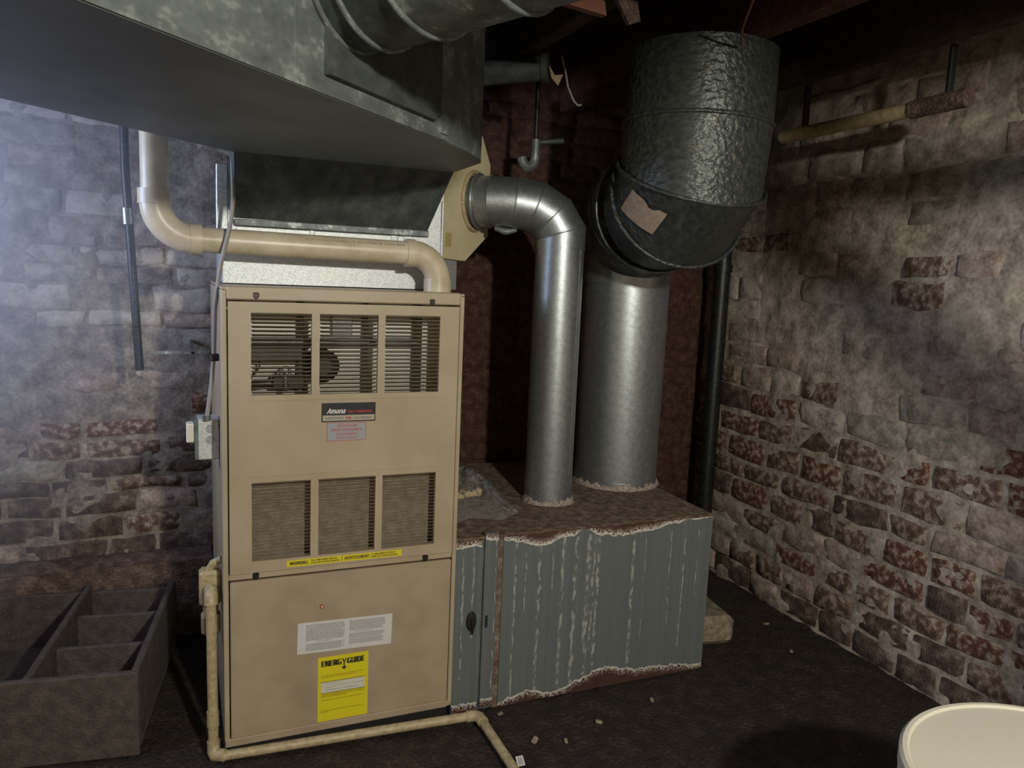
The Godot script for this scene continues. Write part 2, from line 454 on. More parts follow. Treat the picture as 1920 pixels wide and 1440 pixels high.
# rows of stones over a wall plane; pick(u, v, r) -> material key or "" to leave the plaster bare
func lay(wall: Node3D, org: Vector3, ud: Vector3, nd: Vector3, u0: float, u1: float, v0: float, v1: float, pick: Callable, hmin: float, hmax: float) -> void:
	warp.frequency = 4.0; warp.fractal_octaves = 3; warp.seed = 12
	var y := v0
	var b := Basis(ud, Vector3.UP, nd)
	while y < v1 - 0.03:
		var h := rng.randf_range(hmin, hmax)
		if y + h > v1: h = v1 - y
		var x := u0 + rng.randf_range(-0.1, 0.0)
		while x < u1 - 0.02:
			var l := rng.randf_range(0.14, 0.26)
			if x + l > u1: l = u1 - x
			var key: String = pick.call(x + l / 2, y + h / 2, rng.randf())
			var d := rng.randf_range(0.002, 0.007)
			var j := 0.004 if key in ["brick_shaded", "brick_dull"] else (0.014 if key.begins_with("brick") else 0.004)
			if key and l > 0.04:
				part(wall, "brick" if key.begins_with("brick") else "stone", stone(b, org, maxf(x, u0), x + l - j, y, y + h - j * 0.8, d, rng.randf() * 90), M[key])
			x += l
		y += h

# ------------------------------------------------------------------ scene
func _ready() -> void:
	rng.seed = 20240
	var cam := Camera3D.new()
	cam.name = "camera"
	cam.position = Vector3(-0.0865, 1.2451, 1.9297)
	cam.rotation = Vector3(deg_to_rad(-7.9), deg_to_rad(-23.325), deg_to_rad(2.446))
	cam.fov = 52.73
	cam.near = 0.02
	add_child(cam)
	cam.current = true
	var we := WorldEnvironment.new()
	we.name = "environment"
	var env := Environment.new()
	env.background_mode = Environment.BG_COLOR
	env.background_color = Color(0.02, 0.025, 0.03)
	env.tonemap_mode = Environment.TONE_MAPPER_LINEAR
	env.tonemap_exposure = 1.0
	env.volumetric_fog_enabled = true
	env.volumetric_fog_density = 0.0
	env.sdfgi_enabled = true; env.ssao_enabled = true; env.ssil_enabled = true
	we.environment = env
	add_child(we)
	make_materials()
	build_room()
	build_furnace()
	build_plenum()
	build_trunk()
	build_return_box()
	build_small_duct()
	build_big_duct()
	build_vent_pipe()
	build_side_things()
	build_crate()
	build_ceiling_things()
	build_floor_things()
	build_lamps()

func build_room() -> void:
	var f := FastNoiseLite.new()
	f.frequency = 2.2; f.fractal_octaves = 4; f.seed = 2
	var g := G.new()
	g.grid(90, 110, func(u, w): return Vector3(lerpf(-1.0, 2.1, u), 0.010 * f.get_noise_2d(lerpf(-1, 2.1, u) * 3, lerpf(-1, 4.2, w) * 3) - 0.004, lerpf(-0.95, 4.2, w)), Vector3.UP)
	g.bx(-1.25, 2.3, -0.25, -0.03, -1.15, 4.4, 0.0)
	struct("floor", g, M.earth, "dark brown dirt covered basement floor", "floor")
	# right wall, plane x = 2.05
	g = G.new()
	g.grid(170, 120, func(u, w): return Vector3(2.05 + 0.012 * f.get_noise_2d(u * 8, w * 4) + 0.007 * f.get_noise_2d(u * 9 + w * 5, w * 14), lerpf(-0.05, 2.1, w), lerpf(-1.0, 2.2, u)), Vector3(-1, 0, 0))
	g.bx(2.07, 2.3, -0.05, 2.3, -1.15, 4.4, 0.0)
	g.bx(2.05, 2.08, -0.05, 2.1, 2.2, 4.2, 0.0)
	var wr := struct("wall_right", g, M.mortar, "whitewashed stone and brick basement wall along the right", "wall")
	# bricks whose colour can be read in the photograph: z, y, size, colour
	var marks := [[0.22, 0.77, 0.14, "brick_orange"], [0.28, 0.52, 0.2, "brick_brown"], [0.05, 0.62, 0.12, "brick_brown"], [-0.56, 0.7, 0.14, "brick_red"], [-0.55, 0.5, 0.14, "brick_brown"], [-0.3, 0.56, 0.12, "brick_brown"], [-0.3, 0.36, 0.15, "brick_brown"], [-0.05, 0.42, 0.13, "brick_brown"], [0.1, 0.3, 0.12, "brick_brown"]]
	var pick_r := func(u: float, v: float, r: float) -> String:
		for m in marks:
			if absf(u - m[0]) < m[2] * 0.5 and absf(v - m[1]) < 0.06: return m[3]
		var zone := f.get_noise_2d(u * 0.9 + 5, v * 0.9)
		if v > 1.45: return "" if r < 0.45 else ("wash" if r < 0.55 else ("wash_grey" if r < 0.8 else "wash_pink"))
		if v > 0.85: return "" if r < 0.4 else ("wash" if r < 0.62 else ("wash_grey" if r < 0.8 else ("wash_pink" if r < 0.94 else "brick_brown")))
		if v > 0.22: return ("brick_brown" if r < 0.32 else ("brick_dull" if r < 0.5 else "brick_red")) if r < 0.72 + zone * 0.4 else ("wash_pink" if r < 0.85 else ("wash_grey" if r < 0.95 else "wash"))
		return "brick_brown" if r < 0.4 else ("brick_dull" if r < 0.8 else ("wash_grey" if r < 0.9 else "wash_pink"))  # more dark bricks here put the shading at the wall foot into colour
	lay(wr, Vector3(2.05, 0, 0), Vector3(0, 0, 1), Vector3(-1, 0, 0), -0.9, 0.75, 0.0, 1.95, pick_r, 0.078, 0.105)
	# back wall, plane z = -0.9
	g = G.new()
	g.grid(150, 100, func(u, w): return Vector3(lerpf(-1.0, 2.1, u), lerpf(-0.05, 2.1, w), -0.9 + 0.012 * f.get_noise_2d(u * 8 + 30, w * 4) + 0.006 * f.get_noise_2d(u * 8 + 70, w * 16)), Vector3(0, 0, 1))
	g.bx(-1.25, 2.3, -0.05, 2.3, -1.15, -0.92, 0.0)
	var wb := struct("wall_back", g, M.brick_shaded, "old brick and stone wall behind the furnace", "wall")
	g = G.new()
	g.grid(80, 100, func(u, w): return Vector3(lerpf(-1.0, 0.55, u), lerpf(-0.05, 2.1, w), -0.886 + 0.012 * f.get_noise_2d(u * 4 + 30, w * 4) + 0.006 * f.get_noise_2d(u * 4 + 70, w * 16)), Vector3(0, 0, 1))
	part(wb, "plaster", g, M.mortar_dark, "pale uneven plaster left of the furnace")
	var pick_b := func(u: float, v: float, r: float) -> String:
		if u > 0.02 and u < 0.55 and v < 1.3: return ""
		if u < 0.3:
			if v > 0.9: return "" if r < 0.4 else ("wash" if r < 0.7 else ("wash_grey" if r < 0.85 else "wash_pink"))
			if v > 0.68: return "" if r < 0.2 else ("wash_pink" if r < 0.5 else ("brick_brown" if r < 0.7 else ("wash_grey" if r < 0.9 else "brick_red")))
			return "brick_dull" if r < 0.72 else ("brick_brown" if r < 0.84 else ("wash_pink" if r < 0.93 else "wash_grey"))
		return "brick_shaded"
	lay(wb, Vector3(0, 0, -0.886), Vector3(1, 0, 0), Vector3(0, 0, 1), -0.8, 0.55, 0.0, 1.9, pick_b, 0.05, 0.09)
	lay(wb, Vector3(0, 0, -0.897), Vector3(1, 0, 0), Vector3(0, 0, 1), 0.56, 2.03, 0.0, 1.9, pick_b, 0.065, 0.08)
	# left wall with the added window opening, front wall
	g = G.new()
	g.bx(-1.25, -1.0, -0.05, 1.2, -1.15, 4.4, 0.0)
	g.bx(-1.25, -1.0, 1.62, 2.3, -1.15, 4.4, 0.0)
	g.bx(-1.25, -1.0, 1.2, 1.62, -1.15, -0.37, 0.0)
	g.bx(-1.25, -1.0, 1.2, 1.62, 0.21, 4.4, 0.0)
	struct("wall_left", g, M.mortar, "rough plastered basement wall with a small added window", "wall")
	g = G.new()
	g.bx(-1.25, 2.3, -0.05, 2.3, 4.2, 4.4, 0.0)
	struct("wall_front", g, M.mortar_dark, "basement wall behind the viewer", "wall")
	# ledge along the foot of the back wall, left of the furnace
	g = G.new()
	g.grid(40, 4, func(u, w): return Vector3(lerpf(-1.0, 0.0, u), 0.275 - 0.012 * absf(w * 2 - 1) + 0.006 * f.get_noise_2d(u * 9, w), lerpf(-0.9, -0.76, w)), Vector3.UP)
	g.grid(40, 6, func(u, w): return Vector3(lerpf(-1.0, 0.0, u), lerpf(0.0, 0.263 + 0.006 * f.get_noise_2d(u * 9, 1.0), w), -0.76 + 0.008 * f.get_noise_2d(u * 7, w * 3 + 9)), Vector3(0, 0, 1))
	g.quad(Vector3(0, 0, -0.9), Vector3(0, 0, -0.76), Vector3(0, 0.262, -0.76), Vector3(0, 0.262, -0.9), Vector3(1, 0, 0))
	struct("trim_1", g, M.ledge, "brown footing ledge along the foot of the back wall behind the crate", "ledge")
	# ceiling: slab, boards, joists
	g = G.new()
	g.bx(-1.25, 2.3, 2.09, 2.3, -1.15, 4.4, 0.0)
	var ce := struct("ceiling", g, M.wood_dark, "dark timber underside of the floor above", "ceiling")
	for i in 34:
		g = G.new()
		var z0 := -0.9 + i * 0.15
		g.bx(-1.0, 2.05, 2.068 + rng.randf() * 0.004, 2.09, z0 + 0.003, z0 + 0.147, 0.003)
		part(ce, "plank", g, M.wood_dark if i % 3 else M.wood_red)
	for x in [-0.75, -0.35, 0.05, 0.45, 0.85, 1.31, 1.72]:
		g = G.new()
		g.bx(x - 0.025, x + 0.025, 1.885, 2.068, -0.9, 4.2, 0.004)
		part(ce, "joist", g, M.wood_red if x == 1.31 else M.wood_dark)
	g = G.new()
	g.bx(-1.0, 2.05, 1.795, 1.885, 2.2, 2.32, 0.005)  # added unseen beam, blocks the lamp so the ceiling stays dark
	struct("trim_2", g, M.wood_dark, "dark timber beam added out of view behind the viewer to keep lamp light off the ceiling", "beam")

func build_furnace() -> void:
	var t := thing("furnace", "tall beige gas furnace with louvered front doors", "furnace", Vector3(0.3, 0, -0.33))
	var g := G.new()
	# cabinet shell, open at the front
	g.bx(0.0, 0.012, 0.039, 1.19, -0.66, 0.002, 0.002)
	g.bx(0.588, 0.6, 0.039, 1.19, -0.66, 0.002, 0.002)
	g.bx(0.0, 0.6, 1.184, 1.194, -0.66, 0.002, 0.002)
	g.bx(0.0, 0.6, 0.039, 0.05, -0.66, 0.002, 0.002)
	g.bx(0.0, 0.6, 0.04, 1.19, -0.672, -0.66, 0.001)
	part(t, "cabinet", g, M.beige)
	g = G.new()
	g.bx(0.012, 0.588, 1.164, 1.196, -0.02, 0.004, 0.003)
	part(t, "top_rail", g, M.beige)
	g = G.new()
	g.bx(0.0, 0.588, 0.036, 0.058, -0.02, 0.003, 0.003)
	part(t, "bottom_rail", g, M.beige_dirty)
	g = G.new()
	g.bx(0.012, 0.588, 0.474, 0.491, -0.02, -0.003, 0.002)
	part(t, "middle_rail", g, M.beige)
	g = G.new()
	g.bx(0.01, 0.59, 0.0, 0.036, -0.65, -0.012, 0.002)
	part(t, "base", g, M.dark_metal, "dark rusty base frame")
	# upper door: sheet with six openings
	g = G.new()
	var x0 := 0.015; var x1 := 0.585
	var op := [[0.066, 0.207], [0.226, 0.371], [0.389, 0.533]]
	var zb := -0.008; var zf := 0.006
	for band in [[0.493, 0.522], [0.721, 0.937], [1.135, 1.16]]:
		g.bx(x0, x1, band[0], band[1], zb, zf, 0.0)
	for band in [[0.522, 0.721], [0.937, 1.135]]:
		g.bx(x0, op[0][0], band[0], band[1], zb, zf, 0.0)
		g.bx(op[0][1], op[1][0], band[0], band[1], zb, zf, 0.0)
		g.bx(op[1][1], op[2][0], band[0], band[1], zb, zf, 0.0)
		g.bx(op[2][1], x1, band[0], band[1], zb, zf, 0.0)
	g.bx(0.06, 0.54, 0.9225, 0.9245, zf - 0.001, zf + 0.001, 0.0005)
	g.bx(0.06, 0.54, 0.7355, 0.7385, zf - 0.001, zf + 0.0012, 0.0005)
	var ud := part(t, "upper_door", g, M.beige)
	# louver slat: outer edge high, sloping down inwards, ends tapered
	var s := G.new()
	var hw := 0.0725
	var p := [Vector3(-hw, 0.0028, 0.006), Vector3(hw, 0.0028, 0.006), Vector3(hw - 0.004, -0.0028, -0.006), Vector3(-hw + 0.004, -0.0028, -0.006)]
	s.sheet(p, Vector3(0, 0.0009, 0.0004))
	var slat := s.mesh()
	for k in 3:
		var cx: float = (op[k][0] + op[k][1]) / 2
		for i in 20:
			shared(ud, "louver_slat", slat, M.beige, Transform3D(Basis.from_scale(Vector3((op[k][1] - op[k][0]) / 0.145, 1, 1)), Vector3(cx, 0.937 + 0.198 * (i + 0.5) / 20.0, 0)))
		for i in 22:
			shared(ud, "louver_slat", slat, M.beige_dirty, Transform3D(Basis.from_scale(Vector3((op[k][1] - op[k][0]) / 0.145, 1, 1)), Vector3(cx, 0.522 + 0.199 * (i + 0.5) / 22.0, 0)))
	# lower door
	g = G.new()
	g.bx(x0, x1, 0.06, 0.472, zb, zf, 0.0025)
	part(t, "lower_door", g, M.beige_dirty)
	for q in [[0.078, 1.176], [0.511, 1.172], [0.076, 0.484], [0.512, 0.484]]:
		g = G.new()
		g.bx(q[0] - 0.007, q[0] + 0.007, q[1] - 0.006, q[1] + 0.006, -0.003, 0.006, 0.002)
		g.bx(q[0] - 0.004, q[0] + 0.004, q[1] - 0.009, q[1] - 0.004, 0.0, 0.008, 0.001)
		part(t, "door_clip", g, M.screw, "small dark door clip")
	g = G.new()
	g.tube([Vector3(0.237, 0.384, zf - 0.002), Vector3(0.237, 0.384, zf + 0.002)], 0.0055, 16)
	var sp := part(t, "sight_plug", g, M.red, "small red round sight plug")
	g = G.new()
	g.tube([Vector3(0.237, 0.384, zf + 0.001), Vector3(0.237, 0.384, zf + 0.003)], 0.0028, 12)
	part(sp, "plug_centre", g, M.cream)
	# inside, seen through the upper louvers
	g = G.new()
	g.bx(0.012, 0.588, 0.89, 1.184, -0.115, -0.11, 0.0)
	part(t, "inner_panel", g, M.inner_white, "bright galvanised inner panel")
	g = G.new()
	g.bx(0.012, 0.588, 0.5, 0.76, -0.06, -0.055, 0.0)
	part(t, "blower_panel", g, M.dusty)
	g = G.new()
	g.bx(0.012, 0.588, 0.86, 0.89, -0.16, -0.02, 0.001)
	part(t, "shelf", g, M.galv_dark)
	for q in [[0.186, 0.2, 1.06, 1.18], [0.185, 0.205, 0.9, 1.06], [0.352, 0.366, 0.9, 1.18], [0.488, 0.512, 0.9, 1.18]]:
		g = G.new()
		g.bx(q[0], q[1], q[2], q[3], -0.11, -0.085, 0.001)
		part(t, "upright", g, M.dark_metal)
	g = G.new()
	g.bx(0.02, 0.50, 1.048, 1.068, -0.11, -0.08, 0.001)
	part(t, "crossbar", g, M.galv_dark)
	g = G.new()
	g.bx(0.05, 0.195, 1.012, 1.05, -0.11, -0.05, 0.004)
	part(t, "burner_box", g, M.dark_metal)
	g = G.new()
	g.tube([Vector3(0.245, 1.0, -0.11), Vector3(0.245, 1.0, -0.055), Vector3(0.245, 1.0, -0.045)], [0.042, 0.042, 0.02], 24)
	part(t, "inducer_motor", g, M.dark_metal)
	g = G.new()
	g.bx(0.12, 0.2, 0.945, 0.975, -0.1, -0.05, 0.004)
	g.tube([Vector3(0.05, 0.95, -0.07), Vector3(0.12, 0.955, -0.07)], 0.009, 12)
	var gv := part(t, "gas_valve", g, M.dark_metal)
	g = G.new()
	var ring := []
	for k in 17: ring.append(Vector3(0.152 + 0.012 * cos(TAU * k / 16), 0.985 + 0.012 * sin(TAU * k / 16), -0.055))
	g.tube(ring, 0.0035, 8)
	g.tube([Vector3(0.152, 0.975, -0.06), Vector3(0.152, 0.94, -0.045)], 0.008, 12)
	part(gv, "valve_fitting", g, M.steel)
	g = G.new()
	var loop := []
	for k in 15: loop.append(Vector3(0.075 + 0.018 * sin(k * 0.33), 1.03 - 0.006 * k, -0.07 + 0.01 * cos(k * 0.5)))
	g.tube(loop, 0.0022, 8)
	part(t, "wire", g, M.black)
	g = G.new()
	g.bx(0.272, 0.325, 1.075, 1.135, -0.11, -0.09, 0.002)
	part(t, "control_box", g, M.galv)
	# name plate
	g = G.new()
	g.bx(0.232, 0.367, 0.866, 0.914, zf, zf + 0.002, 0.0005)
	var np := part(t, "name_plate", g, M.plate_black, "black and silver name plate")
	g = G.new()
	g.bx(0.2345, 0.3645, 0.869, 0.883, zf + 0.0015, zf + 0.0026, 0.0)
	part(np, "silver_band", g, M.plate_silver)
	lettering(np, "Amana", Vector3(0.244, 0.8875, zf + 0.0022), 0.013, 0.045, M.paper_white, 0.3, 0.6)
	lettering(np, "AIR COMMAND", Vector3(0.296, 0.8885, zf + 0.0022), 0.0065, 0.062, M.red, 0.0, 0.5)
	lettering(np, "SUPER EFFICIENT", Vector3(0.24, 0.8735, zf + 0.0028), 0.0045, 0.046, M.ink)
	lettering(np, "80%", Vector3(0.2915, 0.8725, zf + 0.0028), 0.0065, 0.014, M.red, 0.0, 0.6)
	lettering(np, "GAS FURNACE", Vector3(0.31, 0.8735, zf + 0.0028), 0.0045, 0.046, M.ink)
	g = G.new()
	g.bx(0.245, 0.344, 0.817, 0.864, zf, zf + 0.001, 0.0)
	var rl := part(t, "red_label", g, M.red_print, "grey sticker with red border and faded red print")
	g = G.new()
	g.bx(0.2465, 0.3425, 0.8185, 0.8625, zf + 0.0005, zf + 0.0014, 0.0)
	part(rl, "label_field", g, M.label_grey)
	lettering(rl, "ATTENTION", Vector3(0.27, 0.853, zf + 0.0015), 0.0055, 0.05, M.red_print, 0.0, 0.6)
	lettering(rl, "HIGH EFFICIENCY", Vector3(0.256, 0.8425, zf + 0.0015), 0.0058, 0.077, M.red_print, 0.0, 0.6)
	lettering(rl, "GAS FURNACE", Vector3(0.268, 0.832, zf + 0.0015), 0.0055, 0.055, M.red_print, 0.0, 0.4)
	lettering(rl, "INDUCED DRAFT", Vector3(0.268, 0.8225, zf + 0.0015), 0.005, 0.055, M.red_print, 0.0, 0.2)
	g = G.new()
	g.bx(0.149, 0.4445, 0.4985, 0.5155, zf, zf + 0.001, 0.0)
	var wl := part(t, "warning_label", g, M.yellow, "narrow yellow warning strip")
	lettering(wl, "WARNING:", Vector3(0.156, 0.503, zf + 0.0011), 0.0085, 0.047, M.ink, 0.0, 0.6)
	lettering(wl, "THIS COMPARTMENT MUST BE", Vector3(0.207, 0.5085, zf + 0.0011), 0.004, 0.067, M.ink, 0.0, 0.5)
	lettering(wl, "CLOSED EXCEPT WHEN SERVICING", Vector3(0.207, 0.502, zf + 0.0011), 0.004, 0.074, M.ink, 0.0, 0.5)
	g = G.new(); g.bx(0.2865, 0.2875, 0.5, 0.514, zf + 0.0005, zf + 0.0014, 0.0); part(wl, "divider", g, M.ink)
	lettering(wl, "AVERTISSEMENT:", Vector3(0.293, 0.503, zf + 0.0011), 0.0085, 0.066, M.ink, 0.0, 0.5)
	lettering(wl, "LE COMPARTIMENT DOIT RESTER", Vector3(0.363, 0.5085, zf + 0.0011), 0.004, 0.064, M.ink, 0.0, 0.5)
	lettering(wl, "FERME SAUF POUR L'ENTRETIEN", Vector3(0.363, 0.502, zf + 0.0011), 0.004, 0.07, M.ink, 0.0, 0.5)
	# white instruction label
	g = G.new()
	g.T = Transform3D(Basis(Vector3(0, 0, 1), -0.025), Vector3(0.299, 0.3, zf))
	g.bx(-0.123, 0.123, -0.042, 0.042, 0.0, 0.0008, 0.0)
	part(t, "instruction_label", g, face_mat(print_texture(760, 260, "cfccc6", "7d7b78", [[65, 22, 370, 150, 9, 5], [150, 163, 270, 168, 9, 4], [65, 180, 370, 240, 9, 5], [410, 22, 700, 110, 9, 5], [450, 118, 600, 124, 9, 4], [410, 132, 700, 170, 9, 5], [410, 180, 690, 225, 9, 5]]), 0.5), "white instruction sticker with grey print")
	# yellow energy label
	g = G.new()
	g.bx(0.228, 0.36, 0.064, 0.243, zf, zf + 0.0008, 0.0)
	var el := part(t, "energy_label", g, face_mat(print_texture(440, 600, "d9ca22", "4a4412", [[30, 172, 400, 176, 9, 4], [30, 186, 330, 190, 9, 4], [30, 345, 410, 349, 9, 4], [30, 357, 410, 361, 9, 4], [30, 369, 250, 373, 9, 4], [30, 400, 410, 404, 9, 4], [30, 500, 400, 504, 9, 4], [30, 512, 90, 516, 9, 4]]), 0.45), "bright yellow energy sticker")
	lettering(el, "ENERG", Vector3(0.2365, 0.217, zf + 0.001), 0.0155, 0.053, M.ink, 0.0, 1.4)
	lettering(el, "GUIDE", Vector3(0.3025, 0.217, zf + 0.001), 0.0155, 0.048, M.ink, 0.0, 1.4)
	g = G.new()
	var zz := zf + 0.0009
	g.sheet([Vector3(0.2945, 0.209, zz), Vector3(0.2975, 0.209, zz), Vector3(0.2975, 0.2225, zz), Vector3(0.302, 0.2325, zz), Vector3(0.2985, 0.2325, zz), Vector3(0.296, 0.2255, zz), Vector3(0.2935, 0.2325, zz), Vector3(0.29, 0.2325, zz), Vector3(0.2945, 0.2225, zz)], Vector3(0, 0, 0.0004))
	g.sheet([Vector3(0.296, 0.2015, zz), Vector3(0.3025, 0.2095, zz), Vector3(0.3005, 0.211, zz), Vector3(0.296, 0.2065, zz), Vector3(0.2915, 0.211, zz), Vector3(0.2895, 0.2095, zz)], Vector3(0, 0, 0.0004))
	part(el, "arrow_letter", g, M.ink)
	g = G.new()
	g.bx(0.237, 0.3505, 0.1435, 0.1725, zf + 0.0004, zf + 0.0011, 0.0)
	part(el, "white_field", g, face_mat(print_texture(380, 96, "cfcbbb", "55534c", [[40, 14, 180, 17, 9, 3], [80, 38, 370, 42, 9, 3], [40, 50, 90, 54, 9, 3], [40, 70, 320, 75, 9, 4]]), 0.5))
	for yy in [0.1425, 0.1730]:
		g = G.new()
		g.bx(0.236, 0.3515, yy, yy + 0.0012, zf + 0.0005, zf + 0.0013, 0.0)
		part(el, "rule", g, M.ink)

func build_plenum() -> void:
	var t := thing("supply_plenum", "galvanised sheet metal plenum on top of the furnace", "plenum", Vector3(0.3, 1.196, -0.45))
	var g := G.new()
	# sleeve with a 45 degree right front corner
	g.prism(PackedVector2Array([Vector2(0.017, -0.65), Vector2(0.70, -0.65), Vector2(0.70, -0.365), Vector2(0.615, -0.28), Vector2(0.615, -0.25), Vector2(0.017, -0.25)]), 1.197, 1.499)
	part(t, "sleeve", g, M.galv_bright)
	g = G.new()
	g.sheet([Vector3(0.018, 1.198, -0.25), Vector3(0.018, 1.255, -0.25), Vector3(0.08, 1.255, -0.25)], Vector3(0, 0, 0.0012))
	part(t, "corner_gusset", g, M.galv_bright)
	# flared front, leaning out to meet the trunk; dark colour carries its shade
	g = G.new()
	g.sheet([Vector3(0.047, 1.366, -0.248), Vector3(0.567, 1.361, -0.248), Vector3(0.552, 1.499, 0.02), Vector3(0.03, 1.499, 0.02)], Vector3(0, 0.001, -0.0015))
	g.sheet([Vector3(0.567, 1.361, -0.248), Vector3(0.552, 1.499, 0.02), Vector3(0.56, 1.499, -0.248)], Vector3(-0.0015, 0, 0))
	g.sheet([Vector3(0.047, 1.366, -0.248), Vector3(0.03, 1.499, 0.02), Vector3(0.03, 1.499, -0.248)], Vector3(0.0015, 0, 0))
	part(t, "flared_panel", g, M.galv_dark, "sheet leaning out to the trunk duct, its shade put into a dark colour")
	g = G.new()
	g.bx(0.045, 0.57, 1.346, 1.364, -0.25, -0.238, 0.002)
	part(t, "flange", g, M.galv_old)
	for q in [[0.05, 0.24], [0.25, 0.465], [0.48, 0.5]]:
		g = G.new()
		g.bx(q[0], q[1], 1.325, 1.345, -0.25, -0.246, 0.002)
		part(t, "cleat", g, M.galv_bright)
	g = G.new()
	g.bx(0.608, 0.616, 1.2, 1.45, -0.262, -0.244, 0.002)
	part(t, "corner_seam", g, M.galv_bright)
	# cream board on the cut corner; in its plane a runs along (1,0,-1)
	g = G.new()
	var a := Vector3(0.7071, 0, -0.7071)
	var nn := Vector3(0.7071, 0, 0.7071)
	var o := Vector3(0.618, 0, -0.275)
	var pts := []
	for q in [[0.0, 1.29], [0.16, 1.286], [0.33, 1.375], [0.33, 1.60], [0.26, 1.68], [0.06, 1.68], [0.0, 1.5]]: pts.append(o + a * q[0] + Vector3(0, q[1], 0))
	g.sheet(pts, nn * 0.004)
	var bd := part(t, "corner_board", g, M.cream, "cream insulating board on the corner")
	g = G.new()
	pts = []
	for q in [[0.02, 1.325], [0.06, 1.325], [0.06, 1.365], [0.02, 1.365]]: pts.append(o + nn * 0.004 + a * q[0] + Vector3(0, q[1], 0))
	g.sheet(pts, nn * 0.0008)
	part(bd, "stamp", g, plain("b3a268", 0.7))
	g = G.new()
	g.bx(0.002, 0.03, 1.332, 1.499, -0.245, -0.235, 0.002)
	part(t, "hanger_strap", g, M.galv_bright, "narrow pale metal strap")

func build_trunk() -> void:
	var t := thing("trunk_duct", "large rectangular galvanised trunk duct under the ceiling at upper left", "duct", Vector3(0.0, 1.5, 0.45))
	# plan outline: near side on x+z=.83, far side on x+z=.03
	var poly := PackedVector2Array([Vector2(-0.98, 1.81), Vector2(0.40, 0.43), Vector2(0.47, 0.35), Vector2(0.525, 0.275), Vector2(0.55, 0.22), Vector2(0.553, 0.02), Vector2(0.55, -0.52), Vector2(-0.98, 1.01)])
	var g := G.new()
	g.prism(poly, 1.5, 1.875)
	part(t, "body", g, M.galv_old)
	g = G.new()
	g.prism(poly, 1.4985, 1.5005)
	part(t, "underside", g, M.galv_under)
	# face helper: along the near face, b out of it
	var e := Vector3(0.7071, 0, -0.7071)
	var nn := Vector3(0.7071, 0, 0.7071)
	var o := Vector3(0.0, 0, 0.83)
	var strip := func(s0: float, s1: float, y0: float, y1: float, th: float) -> G:
		var q := G.new()
		q.sheet([o + e * s0 + Vector3(0, y0, 0), o + e * s1 + Vector3(0, y0, 0), o + e * s1 + Vector3(0, y1, 0), o + e * s0 + Vector3(0, y1, 0)], nn * th)
		return q
	part(t, "seam", strip.call(0.095, 0.10, 1.502, 1.87, 0.002), M.galv_old)
	part(t, "seam", strip.call(0.53, 0.565, 1.51, 1.575, 0.003), M.galv_old)
	part(t, "lip", strip.call(0.16, 0.50, 1.528, 1.540, 0.012), M.galv_dark)
	part(t, "bottom_cleat", strip.call(-1.3, 0.56, 1.5, 1.512, 0.003), M.galv_old)
	part(t, "dark_plate", strip.call(0.16, 0.53, 1.54, 1.87, 0.004), M.galv_dark)  # darker sheet on the trunk face behind the branch
	# round branch leaving the near face
	var b := thing("branch_duct", "round galvanised branch duct leaving the face of the trunk duct", "duct", Vector3(0.4, 1.58, 0.6))
	var c0 := Vector3(0.165, 1.712, 0.67)
	var dd := Vector3(0.5, 0.06, 0.86).normalized()
	var path := [c0, c0 + nn * 0.045, c0 + nn * 0.06 + dd * 0.08, c0 + nn * 0.06 + dd * 0.24, c0 + nn * 0.06 + dd * 0.42, c0 + nn * 0.06 + dd * 0.6]
	for i in path.size() - 1:
		g = G.new()
		g.tube([path[i], path[i + 1]], 0.13, 40, true, false)
		part(b, "section", g, M.galv_old if i > 1 else M.galv_dark)
	for i in [0, 1, 2, 3, 4]:
		var d: Vector3 = ((path[mini(i + 1, 5)] - path[i]).normalized() + (path[i] - path[maxi(i - 1, 0)]).normalized()).normalized()
		var u := d.cross(Vector3.UP).normalized()
		var w := d.cross(u)
		var rg := []
		for k in 41: rg.append(path[i] + (u * cos(TAU * k / 40) + w * sin(TAU * k / 40)) * 0.131)
		g = G.new()
		g.tube(rg, 0.005, 8, false, false)
		part(b, "bead", g, M.galv_old)

